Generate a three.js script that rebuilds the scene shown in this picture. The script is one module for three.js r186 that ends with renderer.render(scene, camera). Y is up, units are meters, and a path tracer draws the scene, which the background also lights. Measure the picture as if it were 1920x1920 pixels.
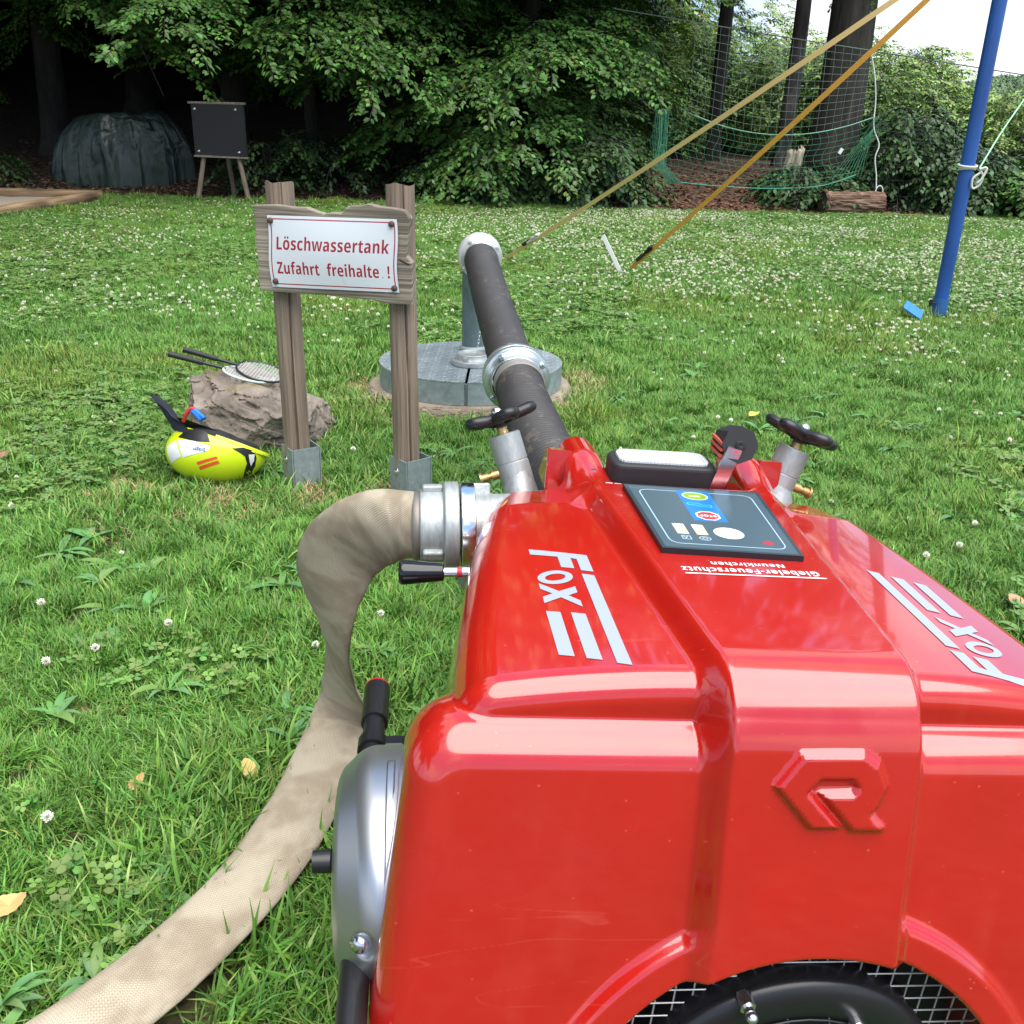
import * as THREE from 'three';
import { mergeGeometries, toCreasedNormals } from 'three/addons/utils/BufferGeometryUtils.js';
import { RoundedBoxGeometry } from 'three/addons/geometries/RoundedBoxGeometry.js';
import { FontLoader } from 'three/addons/loaders/FontLoader.js';

// ---------- camera, sky, sun, exposure ----------
const scene = new THREE.Scene();
const camera = new THREE.PerspectiveCamera(56.14, 1, 0.05, 2000);
camera.position.set(0, 1.15, 0);
camera.rotation.order = 'YXZ';
camera.rotation.set(THREE.MathUtils.degToRad(-21.6), 0, THREE.MathUtils.degToRad(1.4));
const renderer = new THREE.WebGLRenderer({ antialias: true });
renderer.toneMapping = THREE.LinearToneMapping;
renderer.toneMappingExposure = 2.1;
renderer.shadowMap.enabled = true;

// seeded random numbers and value noise
function rng(seed) { let s = seed >>> 0; return () => { s = (s + 0x6D2B79F5) >>> 0; let t = s; t = Math.imul(t ^ (t >>> 15), t | 1); t ^= t + Math.imul(t ^ (t >>> 7), t | 61); return ((t ^ (t >>> 14)) >>> 0) / 4294967296; }; }
const hash3 = (x, y, z) => { let h = Math.imul(x, 374761393) ^ Math.imul(y, 668265263) ^ Math.imul(z, 2147483647 - 77777); h = Math.imul(h ^ (h >>> 13), 1274126177); return ((h ^ (h >>> 16)) >>> 0) / 4294967296; };
const fade = t => t * t * (3 - 2 * t);
const lerp = (a, b, t) => a + (b - a) * t;
const clamp = (v, a, b) => v < a ? a : v > b ? b : v;
const sstep = (a, b, v) => { const t = clamp((v - a) / (b - a), 0, 1); return t * t * (3 - 2 * t); };
function noise3(x, y, z) {
  const X = Math.floor(x), Y = Math.floor(y), Z = Math.floor(z), u = fade(x - X), v = fade(y - Y), w = fade(z - Z);
  const a = lerp(lerp(hash3(X, Y, Z), hash3(X + 1, Y, Z), u), lerp(hash3(X, Y + 1, Z), hash3(X + 1, Y + 1, Z), u), v);
  const b = lerp(lerp(hash3(X, Y, Z + 1), hash3(X + 1, Y, Z + 1), u), lerp(hash3(X, Y + 1, Z + 1), hash3(X + 1, Y + 1, Z + 1), u), v);
  return lerp(a, b, w);
}
function fbm(x, y, z, o = 4) { let s = 0, a = 0.5, n = 0; for (let i = 0; i < o; i++) { s += a * noise3(x, y, z); n += a; a *= 0.5; x = x * 2.03 + 11.3; y = y * 2.03 + 5.7; z = z * 2.03 + 3.1; } return s / n; }

{ // thin bright clouds with blue gaps, the same all round
  const w = 1024, h = 512, d = new Float32Array(w * h * 4);
  for (let j = 0; j < h; j++) for (let i = 0; i < w; i++) {
    const el = ((j + 0.5) / h - 0.5) * Math.PI, az = ((i + 0.5) / w - 0.5) * 2 * Math.PI;
    const dx = Math.cos(el) * Math.cos(az), dy = Math.sin(el), dz = Math.cos(el) * Math.sin(az);
    const c = sstep(0.45, 0.62, fbm(dx * 2.6 + 7, dy * 4.5 + 2, dz * 2.6 + 4, 5)), f = 0.9 + 0.2 * fbm(dx * 5, dy * 9, dz * 5, 4);
    const hz = 1 - sstep(0, 0.35, Math.max(dy, 0));
    const k = (j * w + i) * 4;
    const cl = [0.66 * f, 0.66 * f, 0.67 * f], bl = [lerp(0.19, 0.34, hz), lerp(0.33, 0.47, hz), lerp(0.60, 0.64, hz)];
    for (let q = 0; q < 3; q++) d[k + q] = dy < 0 ? [0.12, 0.16, 0.08][q] : lerp(bl[q], cl[q], c);
    d[k + 3] = 1;
  }
  const t = new THREE.DataTexture(d, w, h, THREE.RGBAFormat, THREE.FloatType);
  t.mapping = THREE.EquirectangularReflectionMapping; t.magFilter = t.minFilter = THREE.LinearFilter; t.needsUpdate = true;
  scene.background = t; scene.environment = t;
}
const sun = new THREE.DirectionalLight(new THREE.Color(1.0, 0.96, 0.89), 3.0);
sun.position.set(6, 28, 3); sun.target.position.set(0, 0, -6);
sun.castShadow = true; sun.shadow.radius = 130; sun.shadow.mapSize.set(2048, 2048);
Object.assign(sun.shadow.camera, { left: -30, right: 30, top: 30, bottom: -30, near: 1, far: 120 });
scene.add(sun, sun.target);

// ---------- helpers ----------
const V = (x, y, z) => new THREE.Vector3(x, y, z);
const used = {};
function numbered(n) { const k = used[n] = (used[n] ?? -1) + 1; return k ? n + '_' + String(k).padStart(3, '0') : n; }
function shade(o) { o.traverse(m => { if (m.isMesh) { m.castShadow = m.receiveShadow = true; } }); return o; }
function tag(o, label, category, group, kind) { o.userData.label = label; o.userData.category = category; if (group) o.userData.group = group; if (kind) o.userData.kind = kind; return o; }
function thing(name, label, category, pos = [0, 0, 0], turn = 0, group) { const g = new THREE.Group(); g.name = numbered(name); g.position.set(...pos); g.rotation.y = turn; scene.add(g); return tag(g, label, category, group); }
function part(parent, name, geo, mat, label) { const m = new THREE.Mesh(Array.isArray(geo) ? merge(geo) : geo, mat); m.name = name; m.castShadow = m.receiveShadow = true; if (label) m.userData.label = label; parent.add(m); return m; }
function single(name, label, category, geo, mat, group) { const m = part(scene, numbered(name), geo, mat); return tag(m, label, category, group); }
function structure(name, geo, mat) { const m = part(scene, name, geo, mat); m.userData.kind = 'structure'; return m; }
function merge(list) {
  const l = list.map(g => { let q = g.index ? g.toNonIndexed() : g; for (const k of Object.keys(q.attributes)) if (!['position', 'normal', 'uv', 'color'].includes(k)) q.deleteAttribute(k); if (!q.attributes.normal) q.computeVertexNormals(); if (!q.attributes.uv) q.setAttribute('uv', new THREE.BufferAttribute(new Float32Array(q.attributes.position.count * 2), 2)); return q; });
  const col = l.some(g => g.attributes.color);
  for (const g of l) if (col && !g.attributes.color) g.setAttribute('color', new THREE.BufferAttribute(new Float32Array(g.attributes.position.count * 3).fill(1), 3));
  return mergeGeometries(l);
}
const lin = (r, g, b) => new THREE.Color().setRGB(r, g, b);
const std = (c, rough = 0.7, metal = 0, extra = {}) => new THREE.MeshStandardMaterial({ color: c, roughness: rough, metalness: metal, ...extra });
const phys = (c, rough, extra) => new THREE.MeshPhysicalMaterial({ color: c, roughness: rough, ...extra });
function tex(w, h, fn, { srgb = true, repeat = [1, 1] } = {}) {
  const d = new Uint8Array(w * h * 4);
  for (let j = 0; j < h; j++) for (let i = 0; i < w; i++) { const c = fn(i / w, j / h, i, j), k = (j * w + i) * 4; if (typeof c === 'number') { d[k] = d[k + 1] = d[k + 2] = clamp(c, 0, 1) * 255; } else for (let q = 0; q < 3; q++) d[k + q] = clamp(c[q], 0, 1) * 255; d[k + 3] = 255; }
  const t = new THREE.DataTexture(d, w, h, THREE.RGBAFormat); t.wrapS = t.wrapT = THREE.RepeatWrapping; t.magFilter = t.minFilter = THREE.LinearFilter; t.repeat.set(...repeat);
  if (srgb) t.colorSpace = THREE.SRGBColorSpace; t.needsUpdate = true; return t;
}
// noise that tiles over the unit square: blend of four shifted copies
function tileN(u, v, su, sv, seed = 0, o = 4) { const f = (a, b) => fbm(a * su + seed, b * sv + seed * 1.7, seed, o); const wu = sstep(0.75, 1, u), wv = sstep(0.75, 1, v); return lerp(lerp(f(u, v), f(u - 1, v), wu), lerp(f(u, v - 1), f(u - 1, v - 1), wu), wv); }
const mix3 = (a, b, t) => [lerp(a[0], b[0], t), lerp(a[1], b[1], t), lerp(a[2], b[2], t)];
function box(w, h, d, x = 0, y = 0, z = 0, r = 0) { const g = r ? new RoundedBoxGeometry(w, h, d, 2, r) : new THREE.BoxGeometry(w, h, d); g.translate(x, y, z); return g; }
// a cylinder or cone between two points
function rod(a, b, r0, r1 = r0, seg = 16, open = false) { const A = V(...a), B = V(...b), d = B.clone().sub(A), L = d.length(); const g = new THREE.CylinderGeometry(r1, r0, L, seg, 1, open); g.translate(0, L / 2, 0); g.applyQuaternion(new THREE.Quaternion().setFromUnitVectors(V(0, 1, 0), d.normalize())); g.translate(...a); return g; }
function tube(pts, r, n = 40, seg = 8, closed = false) { return new THREE.TubeGeometry(new THREE.CatmullRomCurve3(pts.map(p => p.isVector3 ? p : V(...p)), closed), n, r, seg, closed); }
// a lathe whose axis runs from a along dir
function latheAt(prof, a, dir, seg = 40) { const g = new THREE.LatheGeometry(prof.map(p => new THREE.Vector2(p[0], p[1])), seg); g.applyQuaternion(new THREE.Quaternion().setFromUnitVectors(V(0, 1, 0), V(...dir).normalize())); g.translate(...a); return g; }
function sphere(r, x, y, z, sx = 1, sy = 1, sz = 1, n = 20) { const g = new THREE.SphereGeometry(r, n, n * 0.7 | 0); g.scale(sx, sy, sz); g.translate(x, y, z); return g; }
function grid(nu, nv, fn, wrapU = false) { // fn(u, v) -> [x, y, z, uvx?, uvy?]
  const P = [], U = [], I = [];
  for (let j = 0; j <= nv; j++) for (let i = 0; i <= nu; i++) { const p = fn(i / nu, j / nv); P.push(p[0], p[1], p[2]); U.push(p[3] ?? i / nu, p[4] ?? j / nv); }
  for (let j = 0; j < nv; j++) for (let i = 0; i < nu; i++) { const a = j * (nu + 1) + i, b = a + 1, c = a + nu + 1, d = c + 1; I.push(a, b, d, a, d, c); }
  const g = new THREE.BufferGeometry(); g.setAttribute('position', new THREE.Float32BufferAttribute(P, 3)); g.setAttribute('uv', new THREE.Float32BufferAttribute(U, 2)); g.setIndex(I); g.computeVertexNormals();
  if (wrapU) { const N = g.attributes.normal; for (let j = 0; j <= nv; j++) { const a = j * (nu + 1), b = a + nu; const n = V(N.getX(a) + N.getX(b), N.getY(a) + N.getY(b), N.getZ(a) + N.getZ(b)).normalize(); N.setXYZ(a, n.x, n.y, n.z); N.setXYZ(b, n.x, n.y, n.z); } }
  return g;
}
// surface of a signed distance, meshed with surface nets; vertices are moved on to the surface
function sdfMesh(f, lo, hi, cell, uvOf) {
  const n = [0, 1, 2].map(k => Math.ceil((hi[k] - lo[k]) / cell / 8) * 8 + 1), [nx, ny, nz] = n;
  const val = new Float32Array(nx * ny * nz).fill(9), id = (i, j, k) => (k * ny + j) * nx + i;
  const half = cell * 4 * 1.74 * 1.35;
  const seen = new Uint8Array(nx * ny * nz);
  for (let k = 0; k < nz - 1; k += 8) for (let j = 0; j < ny - 1; j += 8) for (let i = 0; i < nx - 1; i += 8) {
    const c = f(lo[0] + (i + 4) * cell, lo[1] + (j + 4) * cell, lo[2] + (k + 4) * cell);
    const far = Math.abs(c) > half;
    for (let c2 = k; c2 <= k + 8; c2++) for (let b = j; b <= j + 8; b++) for (let a = i; a <= i + 8; a++) { const q = id(a, b, c2); if (seen[q]) continue; if (far) { if (val[q] === 9) val[q] = c; } else { val[q] = f(lo[0] + a * cell, lo[1] + b * cell, lo[2] + c2 * cell); seen[q] = 1; } }
  }
  const vi = new Int32Array(nx * ny * nz).fill(-1), P = [], N = [], I = [], e = cell * 0.3;
  const grad = (x, y, z) => [(f(x + e, y, z) - f(x - e, y, z)) / (2 * e), (f(x, y + e, z) - f(x, y - e, z)) / (2 * e), (f(x, y, z + e) - f(x, y, z - e)) / (2 * e)];
  for (let k = 0; k < nz - 1; k++) for (let j = 0; j < ny - 1; j++) for (let i = 0; i < nx - 1; i++) {
    const v = []; let neg = 0;
    for (let q = 0; q < 8; q++) { const w = val[id(i + (q & 1), j + ((q >> 1) & 1), k + (q >> 2))]; v.push(w); if (w < 0) neg++; }
    if (!neg || neg === 8) continue;
    let x = 0, y = 0, z = 0, m = 0;
    for (let q = 0; q < 8; q++) for (const b of [1, 2, 4]) if (!(q & b)) { const r = q | b; if ((v[q] < 0) !== (v[r] < 0)) { const t = v[q] / (v[q] - v[r]); x += (q & 1) + (b === 1 ? t : 0); y += ((q >> 1) & 1) + (b === 2 ? t : 0); z += (q >> 2) + (b === 4 ? t : 0); m++; } }
    let p = [lo[0] + (i + x / m) * cell, lo[1] + (j + y / m) * cell, lo[2] + (k + z / m) * cell], g;
    for (let s = 0; s < 3; s++) { const d = f(...p); g = grad(...p); const l = g[0] * g[0] + g[1] * g[1] + g[2] * g[2] + 1e-9, st = clamp(d / l, -cell * 0.4, cell * 0.4); p = [p[0] - g[0] * st, p[1] - g[1] * st, p[2] - g[2] * st]; }
    g = grad(...p); const l = Math.hypot(...g) || 1;
    vi[id(i, j, k)] = P.length / 3; P.push(...p); N.push(g[0] / l, g[1] / l, g[2] / l);
  }
  const q4 = (a, b, c, d, flip) => { if (a < 0 || b < 0 || c < 0 || d < 0) return; flip ? I.push(a, c, b, a, d, c) : I.push(a, b, c, a, c, d); };
  for (let k = 1; k < nz - 1; k++) for (let j = 1; j < ny - 1; j++) for (let i = 1; i < nx - 1; i++) {
    const a = val[id(i, j, k)] < 0;
    if (a !== (val[id(i + 1, j, k)] < 0)) q4(vi[id(i, j - 1, k - 1)], vi[id(i, j, k - 1)], vi[id(i, j, k)], vi[id(i, j - 1, k)], !a);
    if (a !== (val[id(i, j + 1, k)] < 0)) q4(vi[id(i - 1, j, k - 1)], vi[id(i - 1, j, k)], vi[id(i, j, k)], vi[id(i, j, k - 1)], !a);
    if (a !== (val[id(i, j, k + 1)] < 0)) q4(vi[id(i - 1, j - 1, k)], vi[id(i, j - 1, k)], vi[id(i, j, k)], vi[id(i - 1, j, k)], !a);
  }
  const g = new THREE.BufferGeometry(); g.setAttribute('position', new THREE.Float32BufferAttribute(P, 3)); g.setAttribute('normal', new THREE.Float32BufferAttribute(N, 3)); g.setIndex(I);
  const U = []; for (let q = 0; q < P.length; q += 3) U.push(...(uvOf ? uvOf(P[q], P[q + 1], P[q + 2]) : [P[q] + P[q + 2] * 0.3, P[q + 1] + P[q + 2]])); g.setAttribute('uv', new THREE.Float32BufferAttribute(U, 2));
  return g;
}
const hyp = (a, b, c = 0) => Math.sqrt(a * a + b * b + c * c);
const rmax = (a, b, r) => { const m = a > b ? a : b; if (m < -r) return m; const u = r + a > 0 ? r + a : 0, v = r + b > 0 ? r + b : 0; return Math.min(-r, m) + Math.sqrt(u * u + v * v); };
const rmin = (a, b, r) => { const m = a < b ? a : b; if (m > r) return m; const u = r - a > 0 ? r - a : 0, v = r - b > 0 ? r - b : 0; return Math.max(r, m) - Math.sqrt(u * u + v * v); };
function polySDF(P, x, y) { let d = 1e9, s = 1; for (let i = 0, j = P.length - 1; i < P.length; j = i++) { const ex = P[j][0] - P[i][0], ey = P[j][1] - P[i][1], wx = x - P[i][0], wy = y - P[i][1], t = clamp((wx * ex + wy * ey) / (ex * ex + ey * ey), 0, 1), bx = wx - ex * t, by = wy - ey * t; d = Math.min(d, bx * bx + by * by); const c1 = y >= P[i][1], c2 = y < P[j][1], c3 = ex * wy > ey * wx; if ((c1 && c2 && c3) || (!c1 && !c2 && !c3)) s = -s; } return s * Math.sqrt(d); }
// flat shapes cut fine and laid on a surface by map(x, y) -> [x, y, z]
function drape(shapes, size, map) {
  let g = new THREE.ShapeGeometry(shapes, 10).toNonIndexed(); let tri = [], p = g.attributes.position;
  for (let i = 0; i < p.count; i += 3) tri.push([0, 1, 2].map(k => [p.getX(i + k), p.getY(i + k)]));
  for (let go = 0; go < 9; go++) { const out = []; let cut = false; for (const t of tri) { const L = [0, 1, 2].map(k => Math.hypot(t[k][0] - t[(k + 1) % 3][0], t[k][1] - t[(k + 1) % 3][1])), m = L.indexOf(Math.max(...L)); if (L[m] < size) { out.push(t); continue; } cut = true; const a = t[m], b = t[(m + 1) % 3], c = t[(m + 2) % 3], h = [(a[0] + b[0]) / 2, (a[1] + b[1]) / 2]; out.push([a, h, c], [h, b, c]); } tri = out; if (!cut) break; }
  const P = [], U = []; for (const t of tri) for (const q of t) { P.push(...map(q[0], q[1])); U.push(q[0], q[1]); }
  g = new THREE.BufferGeometry(); g.setAttribute('position', new THREE.Float32BufferAttribute(P, 3)); g.setAttribute('uv', new THREE.Float32BufferAttribute(U, 2)); g.computeVertexNormals(); return toCreasedNormals(g, 0.6);
}
const poly = pts => { const s = new THREE.Shape(); pts.forEach((p, i) => i ? s.lineTo(p[0], p[1]) : s.moveTo(p[0], p[1])); return s; };
function canvasTex(w, h, draw) { const c = document.createElement('canvas'); c.width = w; c.height = h; const x = c.getContext('2d'); draw(x, w, h); const t = new THREE.CanvasTexture(c); t.colorSpace = THREE.SRGBColorSpace; t.magFilter = THREE.LinearFilter; return t; }
const font = await new FontLoader().loadAsync('fonts/droid/droid_sans_bold.typeface.json');
const mapUV = (g, su, sv) => { const u = g.attributes.uv; for (let i = 0; i < u.count; i++) u.setXY(i, u.getX(i) * su, u.getY(i) * sv); return g; };

// shared materials
const galvTex = tex(256, 256, (u, v) => { const n = tileN(u, v, 9, 9, 3, 4), m = tileN(u, v, 30, 30, 9, 2); const k = 0.84 + 0.2 * (n - 0.5) + 0.1 * (m - 0.5); return [k * 0.96, k, k * 1.0]; });
const galvRough = tex(128, 128, (u, v) => 0.42 + 0.4 * (tileN(u, v, 12, 12, 5, 4) - 0.3), { srgb: false });
const M = {
  galv: std(lin(0.78, 0.80, 0.82), 0.5, 0.75, { map: galvTex, roughnessMap: galvRough }),
  galvDull: std(lin(0.46, 0.50, 0.50), 0.62, 0.45, { map: galvTex }),
  castAlu: std(lin(0.60, 0.59, 0.58), 0.5, 0.55, { map: galvTex, bumpMap: tex(256, 256, (u, v) => tileN(u, v, 60, 60, 2, 2), { srgb: false }), bumpScale: 0.0003 }),
  polished: std(lin(0.86, 0.87, 0.89), 0.16, 1),
  steel: std(lin(0.75, 0.76, 0.78), 0.25, 1),
  brass: std(lin(0.62, 0.42, 0.18), 0.38, 0.9),
  black: std(lin(0.012, 0.012, 0.014), 0.35),
  blackSoft: std(lin(0.016, 0.016, 0.018), 0.6),
  rust: std(lin(0.09, 0.045, 0.035), 0.8),
};

// ---------- ground ----------
const lawnEdge = x => -16.15 + 0.35 * (noise3(x * 0.45, 3, 1) - 0.5) + 0.25 * (noise3(x * 1.7, 8, 1) - 0.5) + (x > 5.5 ? (x - 5.5) * 0.22 : 0);
function groundH(x, z) {
  const u = -z - 16.5; let h = 0.02 * (fbm(x * 0.5, 0, z * 0.5, 2) - 0.5);
  if (u > 0) {
    const right = sstep(-0.5, 2.5, x), s = 0.25, soft = u * u / (u + 1.2);
    const top = lerp(11, 1.0, sstep(0, 5, x));
    h += lerp(Math.min(s * soft, top + 0.02 * soft), 0.38 * sstep(0.1, 2.4, u) + 0.05 * Math.min(u, 12), right) - (x > 2 ? sstep(9, 60, u) * 4 * sstep(2, 6, x) : 0) + 0.16 * sstep(0, 2, u) * (fbm(x * 0.9, 4, z * 0.9, 3) - 0.5);
  }
  return h;
}
{
  const axis = (a, b, step, ends) => { const l = []; for (let v = a; v <= b + 1e-6; v += step) l.push(v); return [...ends.filter(e => e < a), ...l, ...ends.filter(e => e > b)]; };
  const xs = axis(-16, 14, 0.25, [-500, -250, -120, -70, -45, -30, -22, -18, 16, 20, 26, 36, 55, 90, 160, 300, 500]);
  const zs = axis(-30, 1, 0.25, [-700, -400, -220, -130, -90, -65, -50, -42, -36, -33, 3, 7, 15, 40, 120, 400]);
  const P = [], C = [], U = [], I = [];
  for (const z of zs) for (const x of xs) {
    P.push(x, groundH(x, z), z); U.push(x, z);
    const n = fbm(x * 1.3, 2, z * 1.3, 4), e = lawnEdge(x), f = sstep(-0.12, 0.2, e - z + 0.5 * (n - 0.5));
    const ring = Math.abs(Math.hypot(x + 0.207, z + 4.39) - 0.55), dry = (1 - sstep(0.02, 0.3, ring + 0.3 * (n - 0.5)));
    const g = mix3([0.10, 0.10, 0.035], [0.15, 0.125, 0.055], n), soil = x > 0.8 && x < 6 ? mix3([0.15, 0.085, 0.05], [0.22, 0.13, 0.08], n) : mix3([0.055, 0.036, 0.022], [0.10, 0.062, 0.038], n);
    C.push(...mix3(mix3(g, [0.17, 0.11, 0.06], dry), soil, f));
  }
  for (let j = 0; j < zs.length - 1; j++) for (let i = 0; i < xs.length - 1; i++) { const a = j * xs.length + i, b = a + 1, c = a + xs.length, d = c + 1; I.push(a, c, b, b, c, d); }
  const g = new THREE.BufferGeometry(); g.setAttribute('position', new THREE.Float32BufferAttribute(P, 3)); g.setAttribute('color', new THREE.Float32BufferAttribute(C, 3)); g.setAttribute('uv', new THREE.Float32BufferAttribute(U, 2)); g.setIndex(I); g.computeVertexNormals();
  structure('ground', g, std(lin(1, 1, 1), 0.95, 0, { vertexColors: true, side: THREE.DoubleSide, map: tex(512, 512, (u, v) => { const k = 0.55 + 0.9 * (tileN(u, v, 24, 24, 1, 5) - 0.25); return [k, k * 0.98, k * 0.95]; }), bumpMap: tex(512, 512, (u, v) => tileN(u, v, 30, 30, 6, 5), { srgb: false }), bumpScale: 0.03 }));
}

// ---------- lawn ----------
const leafTint = (c, n = 1) => { const a = new Float32Array(n * 9); return a; };
function bladeSet(seed, count, rad, len, wid, lean, cols) { // a tuft of bent blades, each with a colour of its own
  const R = rng(seed), P = [], C = [], I = [];
  for (let b = 0; b < count; b++) {
    const a = R() * 6.283, r = rad * Math.sqrt(R()), bx = Math.cos(a) * r, bz = Math.sin(a) * r, d = R() * 6.283, L = len * (0.45 + 0.75 * R()), w = wid * (0.6 + 0.7 * R()) / 2, bend = lean * (0.3 + 1.1 * R()), col = cols[Math.floor(R() * cols.length)].map(c => c * (0.8 + 0.4 * R()));
    const cx = Math.cos(d), cz = Math.sin(d), tw = R() * 1.2 - 0.6, px = -Math.sin(d + tw), pz = Math.cos(d + tw), s0 = P.length / 3;
    let x = bx, y = 0, z = bz; const n = 3;
    for (let k = 0; k <= n; k++) {
      const t = k / n, an = bend * (0.25 + 0.75 * t), ww = w * (k === n ? 0.08 : 1 - 0.45 * t * t);
      P.push(x - px * ww, y, z - pz * ww, x + px * ww, y, z + pz * ww); C.push(...col, ...col);
      x += cx * Math.sin(an) * L / n; z += cz * Math.sin(an) * L / n; y += Math.cos(an) * L / n;
    }
    for (let k = 0; k < n; k++) { const q = s0 + k * 2; I.push(q, q + 1, q + 3, q, q + 3, q + 2); }
  }
  const g = new THREE.BufferGeometry(); g.setAttribute('position', new THREE.Float32BufferAttribute(P, 3)); g.setAttribute('color', new THREE.Float32BufferAttribute(C, 3)); g.setIndex(I); g.computeVertexNormals(); return g;
}
function patchSet(seed, half, count, clumps, len, wid, lean, cols) { // a round piece of turf: blades gathered in leaning clumps
  const R = rng(seed), P = [], C = [], I = [], K = [];
  for (let k = 0; k < clumps; k++) { const a = R() * 6.283, r = half * Math.sqrt(R()); K.push([Math.cos(a) * r, Math.sin(a) * r, R() * 6.283, 0.6 + 0.8 * R(), R(), 0.85 + 0.3 * R()]); }
  for (let b = 0; b < count; b++) {
    const k = K[Math.floor(R() * clumps)], a = R() * 6.283, r = half * 0.24 * Math.sqrt(R()), bx = k[0] + Math.cos(a) * r, bz = k[1] + Math.sin(a) * r, d = R() < 0.55 ? k[2] + (R() - 0.5) * 1.6 : R() * 6.283, L = len * k[3] * (0.45 + 0.75 * R()), w = wid * (0.6 + 0.7 * R()) / 2, bend = lean * (0.3 + 1.1 * R()), pal = cols[Math.floor((0.6 * k[4] + 0.4 * R()) * 0.999 * cols.length)], col = pal.map(c => c * k[5] * (0.8 + 0.4 * R()));
    const cx = Math.cos(d), cz = Math.sin(d), tw = R() * 1.2 - 0.6, px = -Math.sin(d + tw), pz = Math.cos(d + tw), s0 = P.length / 3; let x = bx, y = 0, z = bz; const n = 3;
    for (let q = 0; q <= n; q++) { const t = q / n, an = bend * (0.25 + 0.75 * t), ww = w * (q === n ? 0.08 : 1 - 0.45 * t * t); P.push(x - px * ww, y, z - pz * ww, x + px * ww, y, z + pz * ww); C.push(...col, ...col); x += cx * Math.sin(an) * L / n; z += cz * Math.sin(an) * L / n; y += Math.cos(an) * L / n; }
    for (let q = 0; q < n; q++) { const v = s0 + q * 2; I.push(v, v + 1, v + 3, v, v + 3, v + 2); }
  }
  const g = new THREE.BufferGeometry(); g.setAttribute('position', new THREE.Float32BufferAttribute(P, 3)); g.setAttribute('color', new THREE.Float32BufferAttribute(C, 3)); g.setIndex(I); g.computeVertexNormals(); return g;
}
function leafletSet(seed, count, rad, make) { const R = rng(seed), P = [], C = [], I = []; for (let i = 0; i < count; i++) { const a = R() * 6.283, r = rad * Math.sqrt(R()); make(R, Math.cos(a) * r, Math.sin(a) * r, (pts, tris, col) => { const s = P.length / 3; for (const p of pts) { P.push(...p); C.push(...col); } for (const t of tris) I.push(s + t); }); } const g = new THREE.BufferGeometry(); g.setAttribute('position', new THREE.Float32BufferAttribute(P, 3)); g.setAttribute('color', new THREE.Float32BufferAttribute(C, 3)); g.setIndex(I); g.computeVertexNormals(); return g; }
const clover = (seed, count, rad) => leafletSet(seed, count, rad, (R, x, z, add) => {
  const h = 0.018 + 0.035 * R(), r = 0.0055 + 0.004 * R(), tx = (R() - 0.5) * 0.7, tz = (R() - 0.5) * 0.7, a0 = R() * 6.28, col = [0.11, 0.215, 0.05].map(c => c * (0.8 + 0.5 * R()));
  for (let k = 0; k < 3; k++) { const a = a0 + k * 2.094, c = Math.cos(a), s = Math.sin(a), q = (u, v, up) => { const X = x + (c * u - s * v) * r, Z = z + (s * u + c * v) * r; return [X, h + up * r + (X - x) * tx + (Z - z) * tz, Z]; };
    add([q(0, 0, 0), q(0.8, 0.75, 0.12), q(1.55, 0.62, 0.08), q(1.6, 0, -0.05), q(1.55, -0.62, 0.08), q(0.8, -0.75, 0.12)], [0, 1, 3, 1, 2, 3, 0, 3, 5, 3, 4, 5], col); }
});
const broad = (seed, count) => leafletSet(seed, count, 0.006, (R, x, z, add) => {
  const a = R() * 6.28, L = 0.05 + 0.06 * R(), w = L * (0.2 + 0.1 * R()), c = Math.cos(a), s = Math.sin(a), rise = 0.4 + 0.6 * R(), col = [0.09, 0.20, 0.055].map(v => v * (0.8 + 0.5 * R())), n = 5, pts = [], tris = [];
  for (let k = 0; k <= n; k++) { const t = k / n, ww = w * Math.sin(Math.PI * Math.pow(t, 0.75) * 0.97 + 0.06) * 0.5, u = L * t, y = 0.012 + L * rise * (t - 0.75 * t * t); for (const [sd, up] of [[-1, 0.25], [0, 0], [1, 0.25]]) pts.push([x + c * u - s * ww * sd, y + up * ww, z + s * u + c * ww * sd]); }
  for (let k = 0; k < n; k++) { const q = k * 3; tris.push(q, q + 1, q + 4, q, q + 4, q + 3, q + 1, q + 2, q + 5, q + 1, q + 5, q + 4); } add(pts, tris, col);
});
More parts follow.
